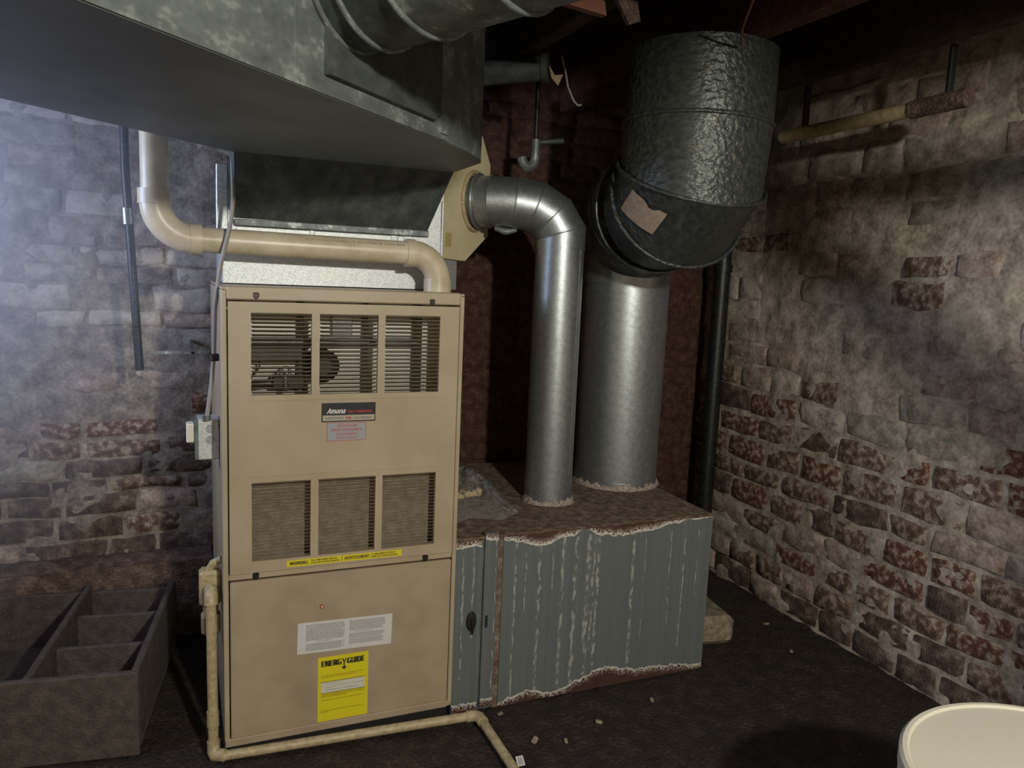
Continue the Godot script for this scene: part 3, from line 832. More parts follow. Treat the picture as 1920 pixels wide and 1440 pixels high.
func build_return_box() -> void:
	var t := thing("return_air_box", "low galvanised return air box with white mineral drips and rusted edges", "duct box", Vector3(1.03, 0, -0.41))
	var g := G.new()
	g.bx(0.602, 1.464, 0.0, 0.517, -0.81, -0.014, 0.002)
	part(t, "body", g, M.galv_grey)
	g = G.new()
	g.bx(0.602, 1.468, 0.517, 0.522, -0.812, -0.008, 0.001)
	part(t, "top", g, M.rust_top, "rusty brown top")
	var dr := [[0.055, 5, 1.0, 0.05, 0.95], [0.10, 3, 1.0, 0.1, 0.5], [0.16, 8, 1.6, 0.06, 0.95], [0.22, 3, 1.0, 0.08, 0.4], [0.265, 8, 1.5, 0.04, 0.93], [0.325, 9, 2.2, 0.05, 0.97], [0.385, 13, 1.2, 0.0, 0.9], [0.41, 7, 1.5, 0.0, 0.75], [0.43, 9, 1.0, 0.02, 0.85], [0.60, 8, 1.4, 0.0, 0.95], [0.66, 2, 1.0, 0.1, 0.8], [0.79, 3, 1.0, 0.05, 0.7], [0.86, 4, 1.0, 0.0, 0.85], [0.93, 3, 1.0, 0.05, 0.6]]
	var tx := stained(1000, 720, 21, dr, 1.0)
	g = G.new()
	g.bx(0.746, 1.468, 0.0, 0.519, -0.016, -0.01, 0.0)
	part(t, "front_panel", g, face_mat(tx[0], 0.5, 0.1, tx[1]))
	tx = stained(120, 720, 33, [[0.3, 5, 1.0, 0.0, 0.8], [0.7, 4, 1.0, 0.0, 0.6]], 1.1)
	g = G.new()
	g.bx(0.602, 0.681, 0.0, 0.519, -0.016, -0.008, 0.001)
	var fp := part(t, "side_panel", g, face_mat(tx[0], 0.45, 0.1, tx[1]))
	g = G.new()
	g.lathe(Vector3.ZERO, [Vector2(0.0, 0.008), Vector2(0.012, 0.007), Vector2(0.016, 0.0)], 20)
	var lm := g.mesh()
	var lt := shared(fp, "latch", lm, M.dark_metal, Transform3D(Basis(Vector3(1, 0, 0), Vector3(0, 0, 1), Vector3(0, -1.9, 0)), Vector3(0.655, 0.277, -0.008)))
	lt.set_meta("label", "oval dark latch")
	g = G.new()
	g.tube([Vector3(0.653, 0.29, 0.001), Vector3(0.656, 0.265, 0.004), Vector3(0.655, 0.243, 0.002)], [0.004, 0.005, 0.003], 10)
	part(fp, "latch_lever", g, M.screw)
	tx = stained(70, 720, 47, [[0.85, 4, 1.0, 0.0, 0.9]], 0.8)
	g = G.new()
	g.bx(0.687, 0.727, 0.012, 0.533, -0.02, -0.002, 0.001)
	var fd := part(t, "filter_door", g, face_mat(tx[0], 0.45, 0.1, tx[1]), "narrow upright filter door")
	g = G.new()
	g.bx(0.694, 0.702, 0.255, 0.292, -0.002, 0.0005, 0.001)
	var hg := part(fd, "hinge_plate", g, M.dark_metal)
	for yy in [0.262, 0.2735, 0.285]:
		g = G.new()
		g.tube([Vector3(0.698, yy, 0.0), Vector3(0.698, yy, 0.0018)], 0.0018, 8)
		part(hg, "rivet", g, M.steel)
	g = G.new()
	g.bx(0.729, 0.745, 0.0, 0.519, -0.016, -0.012, 0.0)
	part(t, "rust_strip", g, M.rust_top)
	# lumpy crust hanging over the top edge and at the floor
	var f := FastNoiseLite.new(); f.frequency = 9.0; f.seed = 8; f.fractal_octaves = 3
	g = G.new()
	g.grid(120, 5, func(u, w):
		var x := lerpf(0.745, 1.465, u)
		var r := 0.005 + 0.004 * f.get_noise_2d(x * 3, w * 0.4)
		return Vector3(x, 0.522 - 0.010 * w + r * sin(w * PI) * 0.5, -0.012 + r * sin(w * PI)), Vector3(0, 0.6, 1))
	part(t, "edge_crust", g, M.rust)

func ring_crust(parent: Node, c: Vector3, r: float, h: float, sd: int, m: Material) -> void:
	var f := FastNoiseLite.new(); f.frequency = 4.0; f.seed = sd; f.fractal_octaves = 4
	var g := G.new()
	for k in 96:
		var q := []
		var nr := []
		for j in 2:
			var an := TAU * (k + j) / 96.0
			var e := Vector3(cos(an), 0, sin(an))
			var s := f.get_noise_3d(e.x * 2, e.z * 2, 0) + 0.3
			var up := h * clampf(0.35 + 1.1 * s, 0.15, 1.3)
			q.append([c + e * (r + 0.009 + 0.008 * s), c + e * (r + 0.005 + 0.004 * s) + Vector3(0, up * 0.5, 0), c + e * (r + 0.001) + Vector3(0, up, 0)])
			nr.append([(e + Vector3(0, 0.5, 0)).normalized(), (e + Vector3(0, 0.8, 0)).normalized(), (e * 0.6 + Vector3(0, 0.8, 0)).normalized()])
		for j in 2: g.quadn(q[0][j], q[1][j], q[1][j + 1], q[0][j + 1], nr[0][j], nr[1][j], nr[1][j + 1], nr[0][j + 1])
	part(parent, "crust_ring", g, m)

func bead_at(parent: Node, c: Vector3, d: Vector3, r: float, th: float, m: Material, called := "bead") -> void:
	var u := d.cross(Vector3(0.1, 0.95, 0.2) if absf(d.y) < 0.9 else Vector3(1, 0, 0)).normalized()
	var w := d.cross(u).normalized()
	var rg := []
	for k in 41: rg.append(c + (u * cos(TAU * k / 40) + w * sin(TAU * k / 40)) * r)
	var g := G.new()
	g.tube(rg, th, 8, false, false)
	part(parent, called, g, m)

func build_small_duct() -> void:
	var t := thing("bypass_duct", "slim bright galvanised round duct with a jointed elbow", "duct", Vector3(1.02, 0.522, -0.30))
	var r := 0.077
	var g := G.new()
	g.tube([Vector3(1.02, 0.522, -0.30), Vector3(1.02, 0.615, -0.30)], r + 0.001, 48, true, false)
	part(t, "boot", g, M.galv)
	g = G.new()
	g.tube([Vector3(1.02, 0.61, -0.30), Vector3(1.02, 1.345, -0.30)], r, 48, true, false)
	part(t, "riser", g, M.galv)
	g = G.new()
	g.bx(-0.004, 0.004, 0.62, 1.34, -0.0015, 0.0015, 0.001)
	var q := G.new()
	q.T = Transform3D(Basis(Vector3.UP, 0.25), Vector3(1.02 + 0.0765 * sin(0.55), 0, -0.30 + 0.0765 * cos(0.55)))
	q.bx(-0.004, 0.004, 0.62, 1.34, -0.0015, 0.0015, 0.001)
	part(t, "seam", q, M.galv)
	ring_crust(t, Vector3(1.02, 0.522, -0.30), r, 0.02, 3, M.crust)
	# elbow pieces, from the riser up and over to the plenum corner
	var path := [Vector3(1.02, 1.335, -0.30), Vector3(1.02, 1.385, -0.30), Vector3(0.992, 1.432, -0.311), Vector3(0.945, 1.462, -0.33), Vector3(0.885, 1.472, -0.352), Vector3(0.815, 1.474, -0.385), Vector3(0.765, 1.474, -0.425), Vector3(0.725, 1.474, -0.463)]
	for i in path.size() - 1:
		g = G.new()
		var a: Vector3 = path[i]; var b: Vector3 = path[i + 1]
		# mitred ends: neighbours give the joint planes
		var full := G.new()
		var seq := [path[maxi(i - 1, 0)], a, b, path[mini(i + 2, path.size() - 1)]]
		if i == 0: seq.remove_at(0)
		if i == path.size() - 2: seq.remove_at(seq.size() - 1)
		full.tube(seq, r + 0.002, 40, true, false)
		# keep only the middle piece of the tube
		var per := 40 * 6
		var first := 0 if i == 0 else per
		g.v = full.v.slice(first, first + per); g.n = full.n.slice(first, first + per); g.uv = full.uv.slice(first, first + per)
		part(t, "elbow_piece", g, M.galv)
		if i > 0:
			var d: Vector3 = ((b - a).normalized() + (a - path[i - 1]).normalized()).normalized()
			bead_at(t, a, d, r + 0.004, 0.0022, M.galv)
	bead_at(t, Vector3(0.773, 1.474, -0.418), Vector3(0.7071, 0, 0.7071), r + 0.012, 0.007, M.cpvc, "sealant_ring")
	bead_at(t, Vector3(0.785, 1.474, -0.408), Vector3(0.74, 0, 0.67).normalized(), r + 0.006, 0.005, M.galv, "collar")
	g = G.new()
	g.tube([Vector3(0.82, 1.392, -0.36), Vector3(0.85, 1.382, -0.345), Vector3(0.885, 1.388, -0.34)], [0.008, 0.012, 0.006], 10)
	part(t, "tape_tab", g, M.galv_old)

func build_big_duct() -> void:
	var t := thing("return_duct", "wide round return duct, galvanised below and lumpy tarred elbow above", "duct", Vector3(1.37, 0.522, -0.46))
	var g := G.new()
	var r := 0.148
	g.tube([Vector3(1.37, 0.522, -0.46), Vector3(1.37, 0.80, -0.46)], r, 56, true, false)
	part(t, "riser", g, M.galv)
	g = G.new()
	g.tube([Vector3(1.37, 0.79, -0.46), Vector3(1.37, 1.255, -0.46)], r + 0.0015, 56, true, false)
	part(t, "riser", g, M.galv)
	bead_at(t, Vector3(1.37, 0.545, -0.46), Vector3.UP, r + 0.001, 0.002, M.galv)
	ring_crust(t, Vector3(1.37, 0.522, -0.46), r, 0.024, 9, M.crust)
	# upper band with torn foil tape
	g = G.new()
	g.tube([Vector3(1.37, 1.235, -0.46), Vector3(1.37, 1.295, -0.46)], r + 0.004, 56, true, false)
	part(t, "band", g, M.galv)
	# galvanised elbow turning towards the viewer
	var p := [Vector3(1.37, 1.29, -0.46), Vector3(1.37, 1.335, -0.455), Vector3(1.365, 1.39, -0.425), Vector3(1.35, 1.44, -0.365), Vector3(1.33, 1.47, -0.285), Vector3(1.305, 1.478, -0.19)]
	var rad := [r, r + 0.006, r + 0.022, r + 0.038, r + 0.046, r + 0.048]
	for i in p.size() - 1:
		g = G.new()
		g.tube([p[i], p[i + 1]], [rad[i] + 0.004, rad[i + 1] + 0.004], 48, true, false)
		part(t, "elbow_piece", g, M.galv_old if i > 1 else M.galv)
		bead_at(t, p[i + 1], (p[i + 1] - p[i]).normalized(), rad[i + 1] + 0.007, 0.004, M.galv_old)
	# tarred duct coming down from the ceiling and turning back
	var w := [Vector3(1.27, 1.883, 0.03), Vector3(1.27, 1.69, 0.03), Vector3(1.265, 1.545, 0.025), Vector3(1.275, 1.485, -0.04), Vector3(1.30, 1.476, -0.16)]
	var wr := [0.208, 0.208, 0.203, 0.198, 0.192]
	paper_patch(t, w, wr)
	for i in w.size() - 1:
		g = G.new()
		var full := G.new()
		full.tube(w, wr, 56, true, i == 0)
		var per := 56 * 6
		var gg := G.new()
		gg.tube(w, wr, 56, true, false)
		g.v = gg.v.slice(per * i, per * (i + 1)); g.n = gg.n.slice(per * i, per * (i + 1)); g.uv = gg.uv.slice(per * i, per * (i + 1))
		part(t, "tarred_section", g, M.tar, "lumpy grey tar coated section")
		if i in [1, 2, 3]:
			var d: Vector3 = ((w[i + 1] - w[i]).normalized() + (w[i] - w[i - 1]).normalized()).normalized()
			bead_at(t, w[i], d, wr[i] * (1.0 if i == 1 else 1.06), 0.006, M.tar)

# old paper label pasted round the lower tarred piece
func paper_patch(t: Node3D, w: Array, wr: Array) -> void:
	var q := [Vector3(1.08, 1.452, -0.03), Vector3(1.133, 1.382, 0.054), Vector3(1.129, 1.432, 0.125), Vector3(1.069, 1.497, 0.045)]
	var g := G.new()
	for lift in [0.006, 0.0075]:
		g.grid(10, 8, func(u, v):
			var p: Vector3 = q[0].lerp(q[1], u).lerp(q[3].lerp(q[2], u), v - (0.22 * maxf(0.0, 1.0 - absf(u - 0.62) * 6.0) if v > 0.99 else 0.0))
			var best := Vector3.ZERO
			var far := -9.0
			for i in w.size() - 1:
				var d: Vector3 = w[i + 1] - w[i]
				var k := clampf((p - w[i]).dot(d) / d.length_squared(), 0.0, 1.0)
				var c: Vector3 = w[i] + d * k
				var over: float = lerpf(wr[i], wr[i + 1], k) - p.distance_to(c)
				if over > far: far = over; best = c + (p - c).normalized() * (lerpf(wr[i], wr[i + 1], k) + lift)
			return best, Vector3(-0.4, -0.2, 0.9))
	part(t, "paper_label", g, M.brown_paper, "torn brown paper label")

func build_vent_pipe() -> void:
	var t := thing("vent_pipe", "beige plastic vent pipe bending over the furnace top", "pipe", Vector3(0.572, 1.196, -0.15))
	var r := 0.031
	var z := -0.15
	var g := G.new()
	g.tube([Vector3(-0.139, 1.88, z), Vector3(-0.139, 1.40, z)], r, 32, false, false)
	part(t, "upright_pipe", g, M.pvc)
	var el := func(c: Vector3, a0: float, a1: float, rad: float) -> Array:
		var q := []
		for k in 13:
			var an := lerpf(a0, a1, k / 12.0)
			q.append(c + Vector3(cos(an), sin(an), 0) * rad)
		return q
	g = G.new()
	g.tube(el.call(Vector3(-0.139 + 0.085, 1.302 + 0.085, z), PI, PI * 1.5, 0.085), r + 0.004, 32, false, false)
	var e := part(t, "elbow", g, M.pvc)
	g = G.new(); g.tube([Vector3(-0.139, 1.38, z), Vector3(-0.139, 1.415, z)], r + 0.007, 32); part(e, "socket_collar", g, M.pvc)
	g = G.new(); g.tube([Vector3(-0.062, 1.302, z), Vector3(-0.036, 1.302, z)], r + 0.007, 32); part(e, "socket_collar", g, M.pvc)
	g = G.new()
	g.tube([Vector3(-0.04, 1.302, z), Vector3(0.505, 1.296, z)], r, 32, false, false)
	var hp := part(t, "level_pipe", g, M.pvc)
	lettering(hp, "PVC-DWV SCHEDULE 40 ASTM D-2665 NSF", Vector3(0.21, 1.313, z + 0.0262), 0.0055, 0.26, plain("7d6f57", 0.6), 0.0, 0.0)
	g = G.new()
	g.tube(el.call(Vector3(0.572 - 0.075, 1.296 - 0.075, z), PI * 0.5, 0.0, 0.075), r + 0.004, 32, false, false)
	e = part(t, "elbow", g, M.pvc)
	g = G.new(); g.tube([Vector3(0.478, 1.2963, z), Vector3(0.502, 1.296, z)], r + 0.007, 32); part(e, "socket_collar", g, M.pvc)
	g = G.new(); g.tube([Vector3(0.572, 1.194, z), Vector3(0.572, 1.228, z)], r + 0.007, 32); part(e, "socket_collar", g, M.pvc)

func build_side_things() -> void:
	# power cable down the left of the furnace
	var t := thing("power_cable", "thin grey power cable hanging beside the furnace down to the junction box", "cable", Vector3(-0.02, 0.87, -0.1))
	var g := G.new()
	g.tube([Vector3(0.034, 1.5, -0.11), Vector3(0.035, 1.40, -0.1), Vector3(0.03, 1.35, -0.1), Vector3(0.019, 1.303, -0.09), Vector3(0.006, 1.25, -0.09), Vector3(0.0, 1.21, -0.1), Vector3(-0.009, 1.135, -0.1), Vector3(-0.012, 1.03, -0.1), Vector3(-0.019, 0.951, -0.1), Vector3(-0.03, 0.868, -0.1)], 0.0052, 12)
	part(t, "cable", g, M.cable)
	g = G.new(); g.bx(-0.021, -0.001, 1.008, 1.026, -0.108, -0.092, 0.002); part(t, "cable_clip", g, M.black)
	t = thing("junction_box", "small galvanised electrical box on the left side of the furnace", "electrical box", Vector3(-0.03, 0.757, -0.14))
	g = G.new(); g.bx(-0.054, -0.001, 0.757, 0.862, -0.17, -0.11, 0.003); part(t, "box", g, M.galv_bright)
	g = G.new(); g.bx(-0.058, -0.05, 0.759, 0.861, -0.172, -0.108, 0.001); part(t, "cover", g, M.galv_old)
	for y in [0.836, 0.808]:
		g = G.new(); g.tube([Vector3(-0.022, y, -0.111), Vector3(-0.022, y, -0.1085)], 0.011, 20); part(t, "knockout", g, M.galv)
	g = G.new(); g.bx(-0.078, -0.058, 0.8, 0.848, -0.16, -0.12, 0.003); part(t, "switch", g, M.white, "pale switch")
	g = G.new(); g.tube([Vector3(-0.03, 0.86, -0.1), Vector3(-0.03, 0.872, -0.1)], 0.009, 12); part(t, "cable_connector", g, M.steel)
	# condensate trap and drain pipe
	t = thing("condensate_trap", "cream plastic condensate trap at the lower left side of the furnace", "trap", Vector3(-0.03, 0.3, -0.09))
	g = G.new(); g.bx(-0.054, -0.002, 0.385, 0.478, -0.12, -0.07, 0.008); part(t, "trap_body", g, M.cpvc)
	g = G.new(); g.bx(-0.05, -0.004, 0.308, 0.36, -0.115, -0.072, 0.006); part(t, "cup", g, M.cpvc)
	g = G.new(); g.tube([Vector3(-0.027, 0.35, -0.095), Vector3(-0.027, 0.39, -0.095)], 0.018, 16); part(t, "neck", g, M.cpvc)
	g = G.new(); g.tube([Vector3(-0.03, 0.475, -0.09), Vector3(-0.02, 0.495, -0.085), Vector3(0.0, 0.505, -0.08)], 0.01, 12); part(t, "hose", g, M.cpvc)
	t = thing("drain_pipe", "thin beige plastic drain pipe running down and across the floor before the furnace", "pipe", Vector3(0.3, 0.0, 0.04))
	var r := 0.0125
	g = G.new(); g.tube([Vector3(-0.028, 0.435, -0.06), Vector3(-0.028, 0.435, -0.045), Vector3(-0.028, 0.428, -0.03), Vector3(-0.028, 0.41, -0.027)], r + 0.004, 20); part(t, "elbow", g, M.cpvc)
	g = G.new(); g.tube([Vector3(-0.028, 0.42, -0.027), Vector3(-0.026, 0.03, -0.02)], r, 20); part(t, "upright_pipe", g, M.cpvc)
	g = G.new(); g.tube([Vector3(-0.027, 0.13, -0.022), Vector3(-0.0265, 0.09, -0.0215)], r + 0.002, 20); part(t, "coupling", g, M.cpvc)
	g = G.new(); g.tube([Vector3(-0.026, 0.05, -0.02), Vector3(-0.026, 0.022, -0.019), Vector3(-0.022, 0.017, -0.01), Vector3(0.0, 0.017, 0.0)], r + 0.003, 20); part(t, "elbow", g, M.cpvc)
	g = G.new(); g.tube([Vector3(-0.01, 0.017, 0.0), Vector3(0.65, 0.022, 0.045)], r, 20); part(t, "floor_pipe", g, M.cpvc)
	g = G.new(); g.tube([Vector3(0.63, 0.022, 0.044), Vector3(0.655, 0.022, 0.046), Vector3(0.665, 0.022, 0.06), Vector3(0.666, 0.022, 0.085)], r + 0.003, 20); part(t, "elbow", g, M.cpvc)
	g = G.new(); g.tube([Vector3(0.666, 0.022, 0.07), Vector3(0.668, 0.02, 0.7)], r, 20); part(t, "floor_pipe", g, M.cpvc)
	# column in the corner, white pipe, hanging pipe, bar
	t = thing("drain_stack", "dark iron stack pipe standing in the right back corner", "pipe", Vector3(1.985, 0, -0.72))
	g = G.new(); g.tube([Vector3(1.985, 0, -0.72), Vector3(1.985, 1.95, -0.72)], 0.034, 28); part(t, "pipe", g, M.black_iron)
	for y in [1.30, 1.42]:
		g = G.new(); g.tube([Vector3(1.985, y, -0.72), Vector3(1.985, y + 0.03, -0.72)], 0.04, 28); part(t, "coupling", g, M.black_iron)
	t = thing("wall_pipe", "pale painted pipe running along the top of the right wall", "pipe", Vector3(1.8, 1.75, 0.15))
	g = G.new(); g.tube([Vector3(1.8, 1.75, -0.22), Vector3(1.8, 1.752, 0.30)], 0.021, 20); part(t, "pipe", g, M.cpvc)
	g = G.new(); g.tube([Vector3(1.8, 1.752, 0.29), Vector3(1.8, 1.755, 0.46)], 0.025, 20); part(t, "rag_wrap", g, M.ledge, "brown wrapping at the pipe end")
	for z in [-0.12, 0.4]:
		g = G.new(); g.bx(1.79, 1.81, 1.76, 1.9, z - 0.006, z + 0.006, 0.001); part(t, "hanger", g, M.dark_metal)
	t = thing("hanging_pipe", "thin dark pipe hanging down in front of the left back wall", "pipe", Vector3(-0.21, 0.93, -0.55))
	g = G.new(); g.tube([Vector3(-0.226, 1.95, -0.55), Vector3(-0.223, 1.5, -0.55), Vector3(-0.198, 0.93, -0.55)], 0.0115, 16); part(t, "pipe", g, M.black_iron)
	g = G.new(); g.tube([Vector3(-0.221, 1.39, -0.55), Vector3(-0.219, 1.345, -0.55)], 0.015, 16); part(t, "fitting", g, M.steel)
	t = thing("wall_bar", "short pale metal bar fixed to the back wall left of the furnace", "bar", Vector3(-0.08, 0.98, -0.6))
	g = G.new(); g.bx(-0.155, -0.01, 0.981, 0.991, -0.51, -0.50, 0.001); part(t, "bar", g, M.galv_old)
	g = G.new(); g.bx(-0.06, -0.05, 0.98, 0.99, -0.9, -0.5, 0.001); part(t, "bracket", g, M.galv_dark)

func build_crate() -> void:
	var t := thing("open_crate", "open grey wooden crate with cross dividers on the floor left of the furnace", "crate", Vector3(-0.45, 0, -0.35))
	# crate axes: front right top corner at (-.198, .225, -.09)
	var th := atan2(0.085, 0.60)
	var b := Basis(Vector3.UP, -th)
	var xf := Transform3D(b, Vector3(-0.199, 0, -0.095))
	var brd := func(called: String, x0: float, x1: float, y0: float, y1: float, z0: float, z1: float) -> void:
		var g := G.new()
		g.T = xf
		g.bx(x0, x1, y0, y1, z0, z1, 0.003)
		part(t, called, g, M.crate)
	brd.call("front_board", -0.62, 0.0, 0.0, 0.225, -0.018, 0.0)
	brd.call("back_board", -0.62, 0.0, 0.0, 0.2, -0.618, -0.6)
	brd.call("side_board", -0.018, 0.0, 0.03, 0.225, -0.6, -0.018)
	brd.call("side_board", -0.62, -0.602, 0.03, 0.225, -0.6, -0.018)
	brd.call("long_divider", -0.262, -0.244, 0.03, 0.225, -0.6, -0.018)
	brd.call("cross_divider", -0.244, -0.018, 0.03, 0.2, -0.23, -0.216)
	brd.call("cross_divider", -0.244, -0.018, 0.03, 0.2, -0.43, -0.416)
	brd.call("bottom_board", -0.62, 0.0, 0.012, 0.03, -0.6, -0.018)

func build_ceiling_things() -> void:
	var t := thing("lath_scrap", "broken orange brown board end sticking out above the round branch duct", "board", Vector3(0.74, 1.83, 0.29))
	var g := G.new()
	g.sheet([Vector3(0.67, 1.85, 0.30), Vector3(0.81, 1.838, 0.30), Vector3(0.805, 1.865, 0.30), Vector3(0.78, 1.885, 0.30), Vector3(0.66, 1.885, 0.30)], Vector3(0, 0.0, -0.02))
	part(t, "board", g, M.lath)
	t = thing("torn_lath", "torn brown board flap hanging from the joist near the top edge", "board", Vector3(0.87, 1.83, 0.3))
	g = G.new()
	g.sheet([Vector3(0.83, 1.885, 0.30), Vector3(0.855, 1.845, 0.305), Vector3(0.865, 1.825, 0.31), Vector3(0.9, 1.84, 0.30), Vector3(0.895, 1.885, 0.29)], Vector3(0, 0, -0.012))
	part(t, "board", g, M.ledge)
	t = thing("stub_pipe", "short grey pipe stub beside the end of the trunk duct", "pipe", Vector3(0.85, 1.84, -0.3))
	g = G.new(); g.tube([Vector3(0.72, 1.835, -0.34), Vector3(0.90, 1.85, -0.22)], 0.036, 24); part(t, "pipe", g, M.galv_dark)
	g = G.new(); g.tube([Vector3(0.895, 1.85, -0.223), Vector3(0.91, 1.851, -0.213)], 0.041, 24); part(t, "rim", g, M.galv_dark)
	t = thing("paper_scrap", "small torn yellowish paper scrap hanging among the ceiling wires", "paper", Vector3(0.93, 1.80, -0.2))
	g = G.new()
	g.sheet([Vector3(0.905, 1.855, -0.2), Vector3(0.915, 1.82, -0.2), Vector3(0.935, 1.80, -0.195), Vector3(0.952, 1.835, -0.2), Vector3(0.925, 1.83, -0.205)], Vector3(0, 0, 0.001))
	part(t, "scrap", g, M.brown_paper)
	t = thing("hanging_wire", "thin dangling wire with a hooked end below the paper scrap", "wire", Vector3(0.97, 1.75, -0.2))
	g = G.new()
	g.tube([Vector3(0.94, 1.885, -0.19), Vector3(0.955, 1.84, -0.19), Vector3(0.965, 1.80, -0.19), Vector3(0.985, 1.765, -0.19), Vector3(1.0, 1.752, -0.19), Vector3(1.012, 1.755, -0.19)], 0.003, 8); part(t, "wire", g, M.cable)
	t = thing("ceiling_wire", "thin brownish wire slanting down to the top of the tarred duct", "wire", Vector3(1.15, 1.86, 0.3))
	g = G.new()
	g.tube([Vector3(1.04, 1.885, 0.56), Vector3(1.07, 1.86, 0.48), Vector3(1.15, 1.85, 0.35), Vector3(1.22, 1.845, 0.26)], 0.003, 8); part(t, "wire", g, plain("6d4a35", 0.7))
	t = thing("trap_bend", "small white plastic pipe bend hanging in the dark behind the ducts", "pipe", Vector3(1.01, 1.62, -0.51))
	g = G.new()
	var q := []
	for k in 9: q.append(Vector3(0.99 + 0.024 * cos(PI + PI * k / 8.0), 1.64 + 0.03 * sin(PI + PI * k / 8.0), -0.51))
	q.append(Vector3(1.014, 1.70, -0.51))
	g.tube(q, 0.016, 16); part(t, "bend", g, M.galv_old)
	g = G.new(); g.tube([Vector3(1.01, 1.69, -0.51), Vector3(1.11, 1.705, -0.5)], 0.01, 12); part(t, "branch", g, M.galv_dark)
	g = G.new(); g.tube([Vector3(1.014, 1.70, -0.51), Vector3(1.014, 1.885, -0.51)], 0.008, 12); part(t, "hanger", g, M.dark_metal)
	t = thing("shadow_pipe", "iron pipe added out of view beside the viewer to shade the right wall", "pipe", Vector3(1.1, 1.7, 2.4))  # added out of view to cast the dark band on the right wall
	g = G.new()
	g.tube([Vector3(1.1, 1.884, 1.48), Vector3(1.1, 1.75, 1.48), Vector3(1.1, 1.72, 1.5), Vector3(1.1, 1.71, 1.54), Vector3(1.1, 1.71, 4.2)], 0.033, 20); part(t, "pipe", g, M.black_iron)
	g = G.new()
	g.tube([Vector3(1.14, 1.66, 1.44), Vector3(1.14, 1.40, 1.90), Vector3(1.14, 1.35, 1.94), Vector3(1.14, 0.0, 1.95)], 0.035, 20); part(t, "shadow_leg", g, M.black_iron)  # slanting leg added for the diagonal shadow and dark edge on the wall

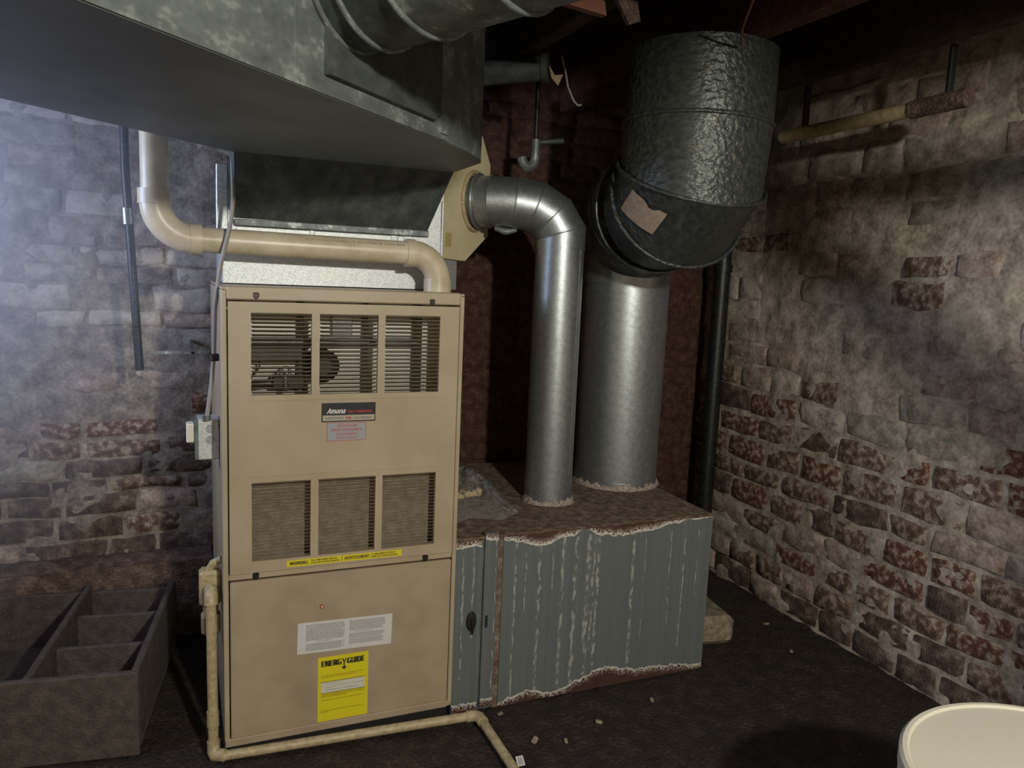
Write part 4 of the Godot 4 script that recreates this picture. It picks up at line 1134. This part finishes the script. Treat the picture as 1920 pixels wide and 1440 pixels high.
func build_floor_things() -> void:
	var t := thing("plastic_bucket", "large white plastic bucket with flat pale lid in the lower right corner", "bucket", Vector3(1.176, 0, 1.28))
	var g := G.new()
	var c := Vector3(1.176, 0, 1.28)
	g.lathe(c, [Vector2(0.0, 0.002), Vector2(0.268, 0.002), Vector2(0.262, 0.2), Vector2(0.251, 0.48), Vector2(0.0, 0.48)], 64)
	part(t, "pail", g, M.white)
	g = G.new()
	g.lathe(c, [Vector2(0.254, 0.47), Vector2(0.254, 0.496), Vector2(0.249, 0.501), Vector2(0.242, 0.501), Vector2(0.238, 0.497), Vector2(0.0, 0.497)], 64)
	part(t, "lid", g, M.white)
	t = thing("stone_block", "pale worn stone block on the floor right of the return air box", "block", Vector3(1.6, 0, -0.2))
	g = G.new()
	g.T = Transform3D(Basis(Vector3.UP, -0.15), Vector3(1.59, 0.0, -0.22))
	g.bx(-0.115, 0.115, -0.005, 0.098, -0.14, 0.09, 0.02)
	part(t, "block", g, M.concrete)
	# plastic wrap and the filter piece on the box
	t = thing("filter_pad", "small tan filter piece lying under crumpled plastic wrap on the box", "filter", Vector3(0.73, 0.524, -0.36))
	g = G.new()
	g.T = Transform3D(Basis(Vector3.UP, 0.2), Vector3(0.72, 0.538, -0.4))
	g.bx(-0.09, 0.09, -0.013, 0.013, -0.045, 0.045, 0.004)
	part(t, "pad", g, M.filter_paper)
	g = G.new()
	g.T = Transform3D(Basis(Vector3.UP, 0.2), Vector3(0.72, 0.553, -0.41))
	g.bx(-0.085, 0.07, -0.002, 0.002, -0.04, 0.03, 0.001)
	part(t, "cover_strip", g, M.rust)
	t = thing("plastic_wrap", "crumpled clear plastic wrap on top of the return air box beside the furnace", "plastic bag", Vector3(0.73, 0.524, -0.38))
	var f := FastNoiseLite.new(); f.frequency = 14.0; f.seed = 4; f.fractal_octaves = 3; f.fractal_type = FastNoiseLite.FRACTAL_RIDGED
	g = G.new()
	g.grid(46, 60, func(u, w):
		var a: float = u * 2 - 1
		var b: float = w * 2 - 1
		var d := clampf(1.0 - a * a, 0.0, 1.0) * clampf(1.0 - b * b, 0.0, 1.0)
		var x := 0.735 + a * 0.12
		var z := -0.4 + b * 0.26 + 0.02 * sin(a * 5)
		return Vector3(x + 0.01 * f.get_noise_2d(z, x), 0.527 + 0.05 * sqrt(d) + 0.035 * (f.get_noise_2d(x, z) + 0.4) * sqrt(d), z), Vector3.UP)
	part(t, "film", g, M.film)
	# small tag and litter
	t = thing("paper_tag", "tiny white paper tag beside the drain pipe at the bottom edge", "tag", Vector3(0.68, 0.01, 0.29))
	g = G.new()
	g.T = Transform3D(Basis(Vector3(1, 0, 0), -0.9), Vector3(0.69, 0.028, 0.285))
	g.bx(-0.01, 0.01, -0.012, 0.012, 0, 0.0006, 0.0)
	var tg := part(t, "tag", g, M.paper_white)
	g = G.new()
	g.T = Transform3D(Basis(Vector3(1, 0, 0), -0.9), Vector3(0.69, 0.028, 0.285))
	g.bx(-0.0075, 0.0075, -0.0095, 0.0095, 0.0004, 0.0009, 0.0)
	part(tg, "dark_field", g, M.label_grey)
	g = G.new()
	g.T = Transform3D(Basis(Vector3(1, 0, 0), -0.9), Vector3(0.684, 0.01, 0.309))
	g.bx(-0.008, 0.008, -0.014, 0.010, 0, 0.0006, 0.0)
	part(t, "tail", g, M.paper_white)
	for q in [[1.9, -0.2, 0.014, "pale crumb of mortar on the floor at the foot of the right wall"], [1.84, 0.0, 0.009, "small crumb on the open floor between the stone block and the bucket"], [0.99, 0.16, 0.009, "small crumb on the floor in front of the filter door end of the box"], [0.78, 0.18, 0.011, "largest of the pale crumbs beside the bend of the drain pipe"], [0.74, 0.03, 0.008, "tiny crumb close to the foot of the filter door"], [1.2, 0.11, 0.008, "tiny crumb in front of the rusted lower edge of the box"], [0.86, 0.21, 0.007, "tiny crumb right of the paper tag near the bottom edge"]]:
		t = thing("rubble_bit", q[3], "rubble", Vector3(q[0], 0, q[1]), "mortar crumbs on the floor")
		g = G.new()
		g.T = Transform3D(Basis(Vector3.UP, q[0] * 9).rotated(Vector3(1, 0, 0), q[1] * 2), Vector3(q[0], q[2] * 0.3, q[1]))
		g.box(Vector3.ZERO, Vector3(q[2] * 2.2, q[2] * 0.6, q[2] * 1.4), q[2] * 0.25)
		part(t, "crumb", g, M.concrete)

func build_lamps() -> void:
	# bare bulb hanging behind the viewer
	var p := Vector3(0.5, 1.79, 2.8)
	var t := thing("hanging_bulb", "bare light bulb hanging on a cord behind the viewer", "lamp", p)
	var g := G.new()
	g.tube([p + Vector3(0, 0.1, 0), Vector3(p.x, 2.06, p.z)], 0.004, 8)
	part(t, "cord", g, M.black)
	g = G.new()
	g.tube([p + Vector3(0, 0.03, 0), p + Vector3(0, 0.1, 0)], 0.018, 16)
	part(t, "socket", g, M.black)
	g = G.new()
	g.lathe(p, [Vector2(0.0, -0.03), Vector2(0.018, -0.024), Vector2(0.028, -0.008), Vector2(0.03, 0.004), Vector2(0.024, 0.022), Vector2(0.014, 0.035)], 24)
	var glow := plain("fff3dc", 0.4)
	glow.emission_enabled = true
	glow.emission = Color(1.0, 0.93, 0.8)
	glow.emission_energy_multiplier = 6.0
	part(t, "bulb", g, glow)
	var l := OmniLight3D.new()
	l.name = "bulb_light"
	l.light_color = Color(1.0, 0.99, 0.95)
	l.light_energy = 4.9
	l.light_size = 0.05
	l.omni_range = 12.0
	l.omni_attenuation = 2.0
	l.shadow_enabled = true
	t.add_child(l)
	# added cellar window, unseen source for the bluish light at the left
	var w := Node3D.new()
	w.name = "window_1"
	add_child(w)
	w.position = Vector3(-1.1, 1.41, -0.08)
	w.set_meta("kind", "structure"); w.set_meta("label", "small unseen window added in the left wall for the bluish light"); w.set_meta("category", "window")
	g = G.new()
	for q in [[1.2, 1.22, -0.37, 0.21], [1.6, 1.62, -0.37, 0.21], [1.22, 1.6, -0.37, -0.35], [1.22, 1.6, 0.19, 0.21]]:
		g.bx(-1.16, -1.06, q[0], q[1], q[2], q[3], 0.002)
	part(w, "window_frame", g, M.wood_dark)
	g = G.new()
	g.bx(-1.115, -1.11, 1.22, 1.6, -0.35, 0.19, 0.0)
	var day := plain("c9d6ee", 0.3)
	day.emission_enabled = true
	day.emission = Color(0.8, 0.86, 1.0)
	day.emission_energy_multiplier = 2.0
	part(w, "pane", g, day)
	var a := AreaLight3D.new()
	a.name = "added_daylight"
	a.area_size = Vector2(0.54, 0.38)
	a.light_color = Color(0.8, 0.86, 1.0)
	a.light_energy = 2.1
	a.shadow_enabled = true
	w.add_child(a)
	a.position = Vector3(0.01, 0, 0)
	a.rotation = Vector3(0, -PI / 2, 0)
	# added haze layers that imitate lens glare at the left edge
	for q in [[1.5, 0.09, "faint outer layer of the haze added for the lens glare"], [1.25, 0.12, "thin haze layer added around the bluish glare"], [1.0, 0.18, "added haze imitating bluish lens glare at the left edge"], [0.72, 0.34, "densest core of the added glare haze by the unseen added window"]]:
		var fog := FogVolume.new()
		fog.name = numbered("glare_haze")
		fog.shape = RenderingServer.FOG_VOLUME_SHAPE_ELLIPSOID
		fog.size = Vector3(1.0, 1.15, 1.9) * q[0]
		var fm := FogMaterial.new()
		fm.density = q[1]
		fm.albedo = Color(0.93, 0.94, 1.0)
		fog.material = fm
		add_child(fog)
		fog.position = Vector3(-0.76, 1.36, 0.1)
		fog.set_meta("kind", "stuff"); fog.set_meta("label", q[2]); fog.set_meta("category", "haze")
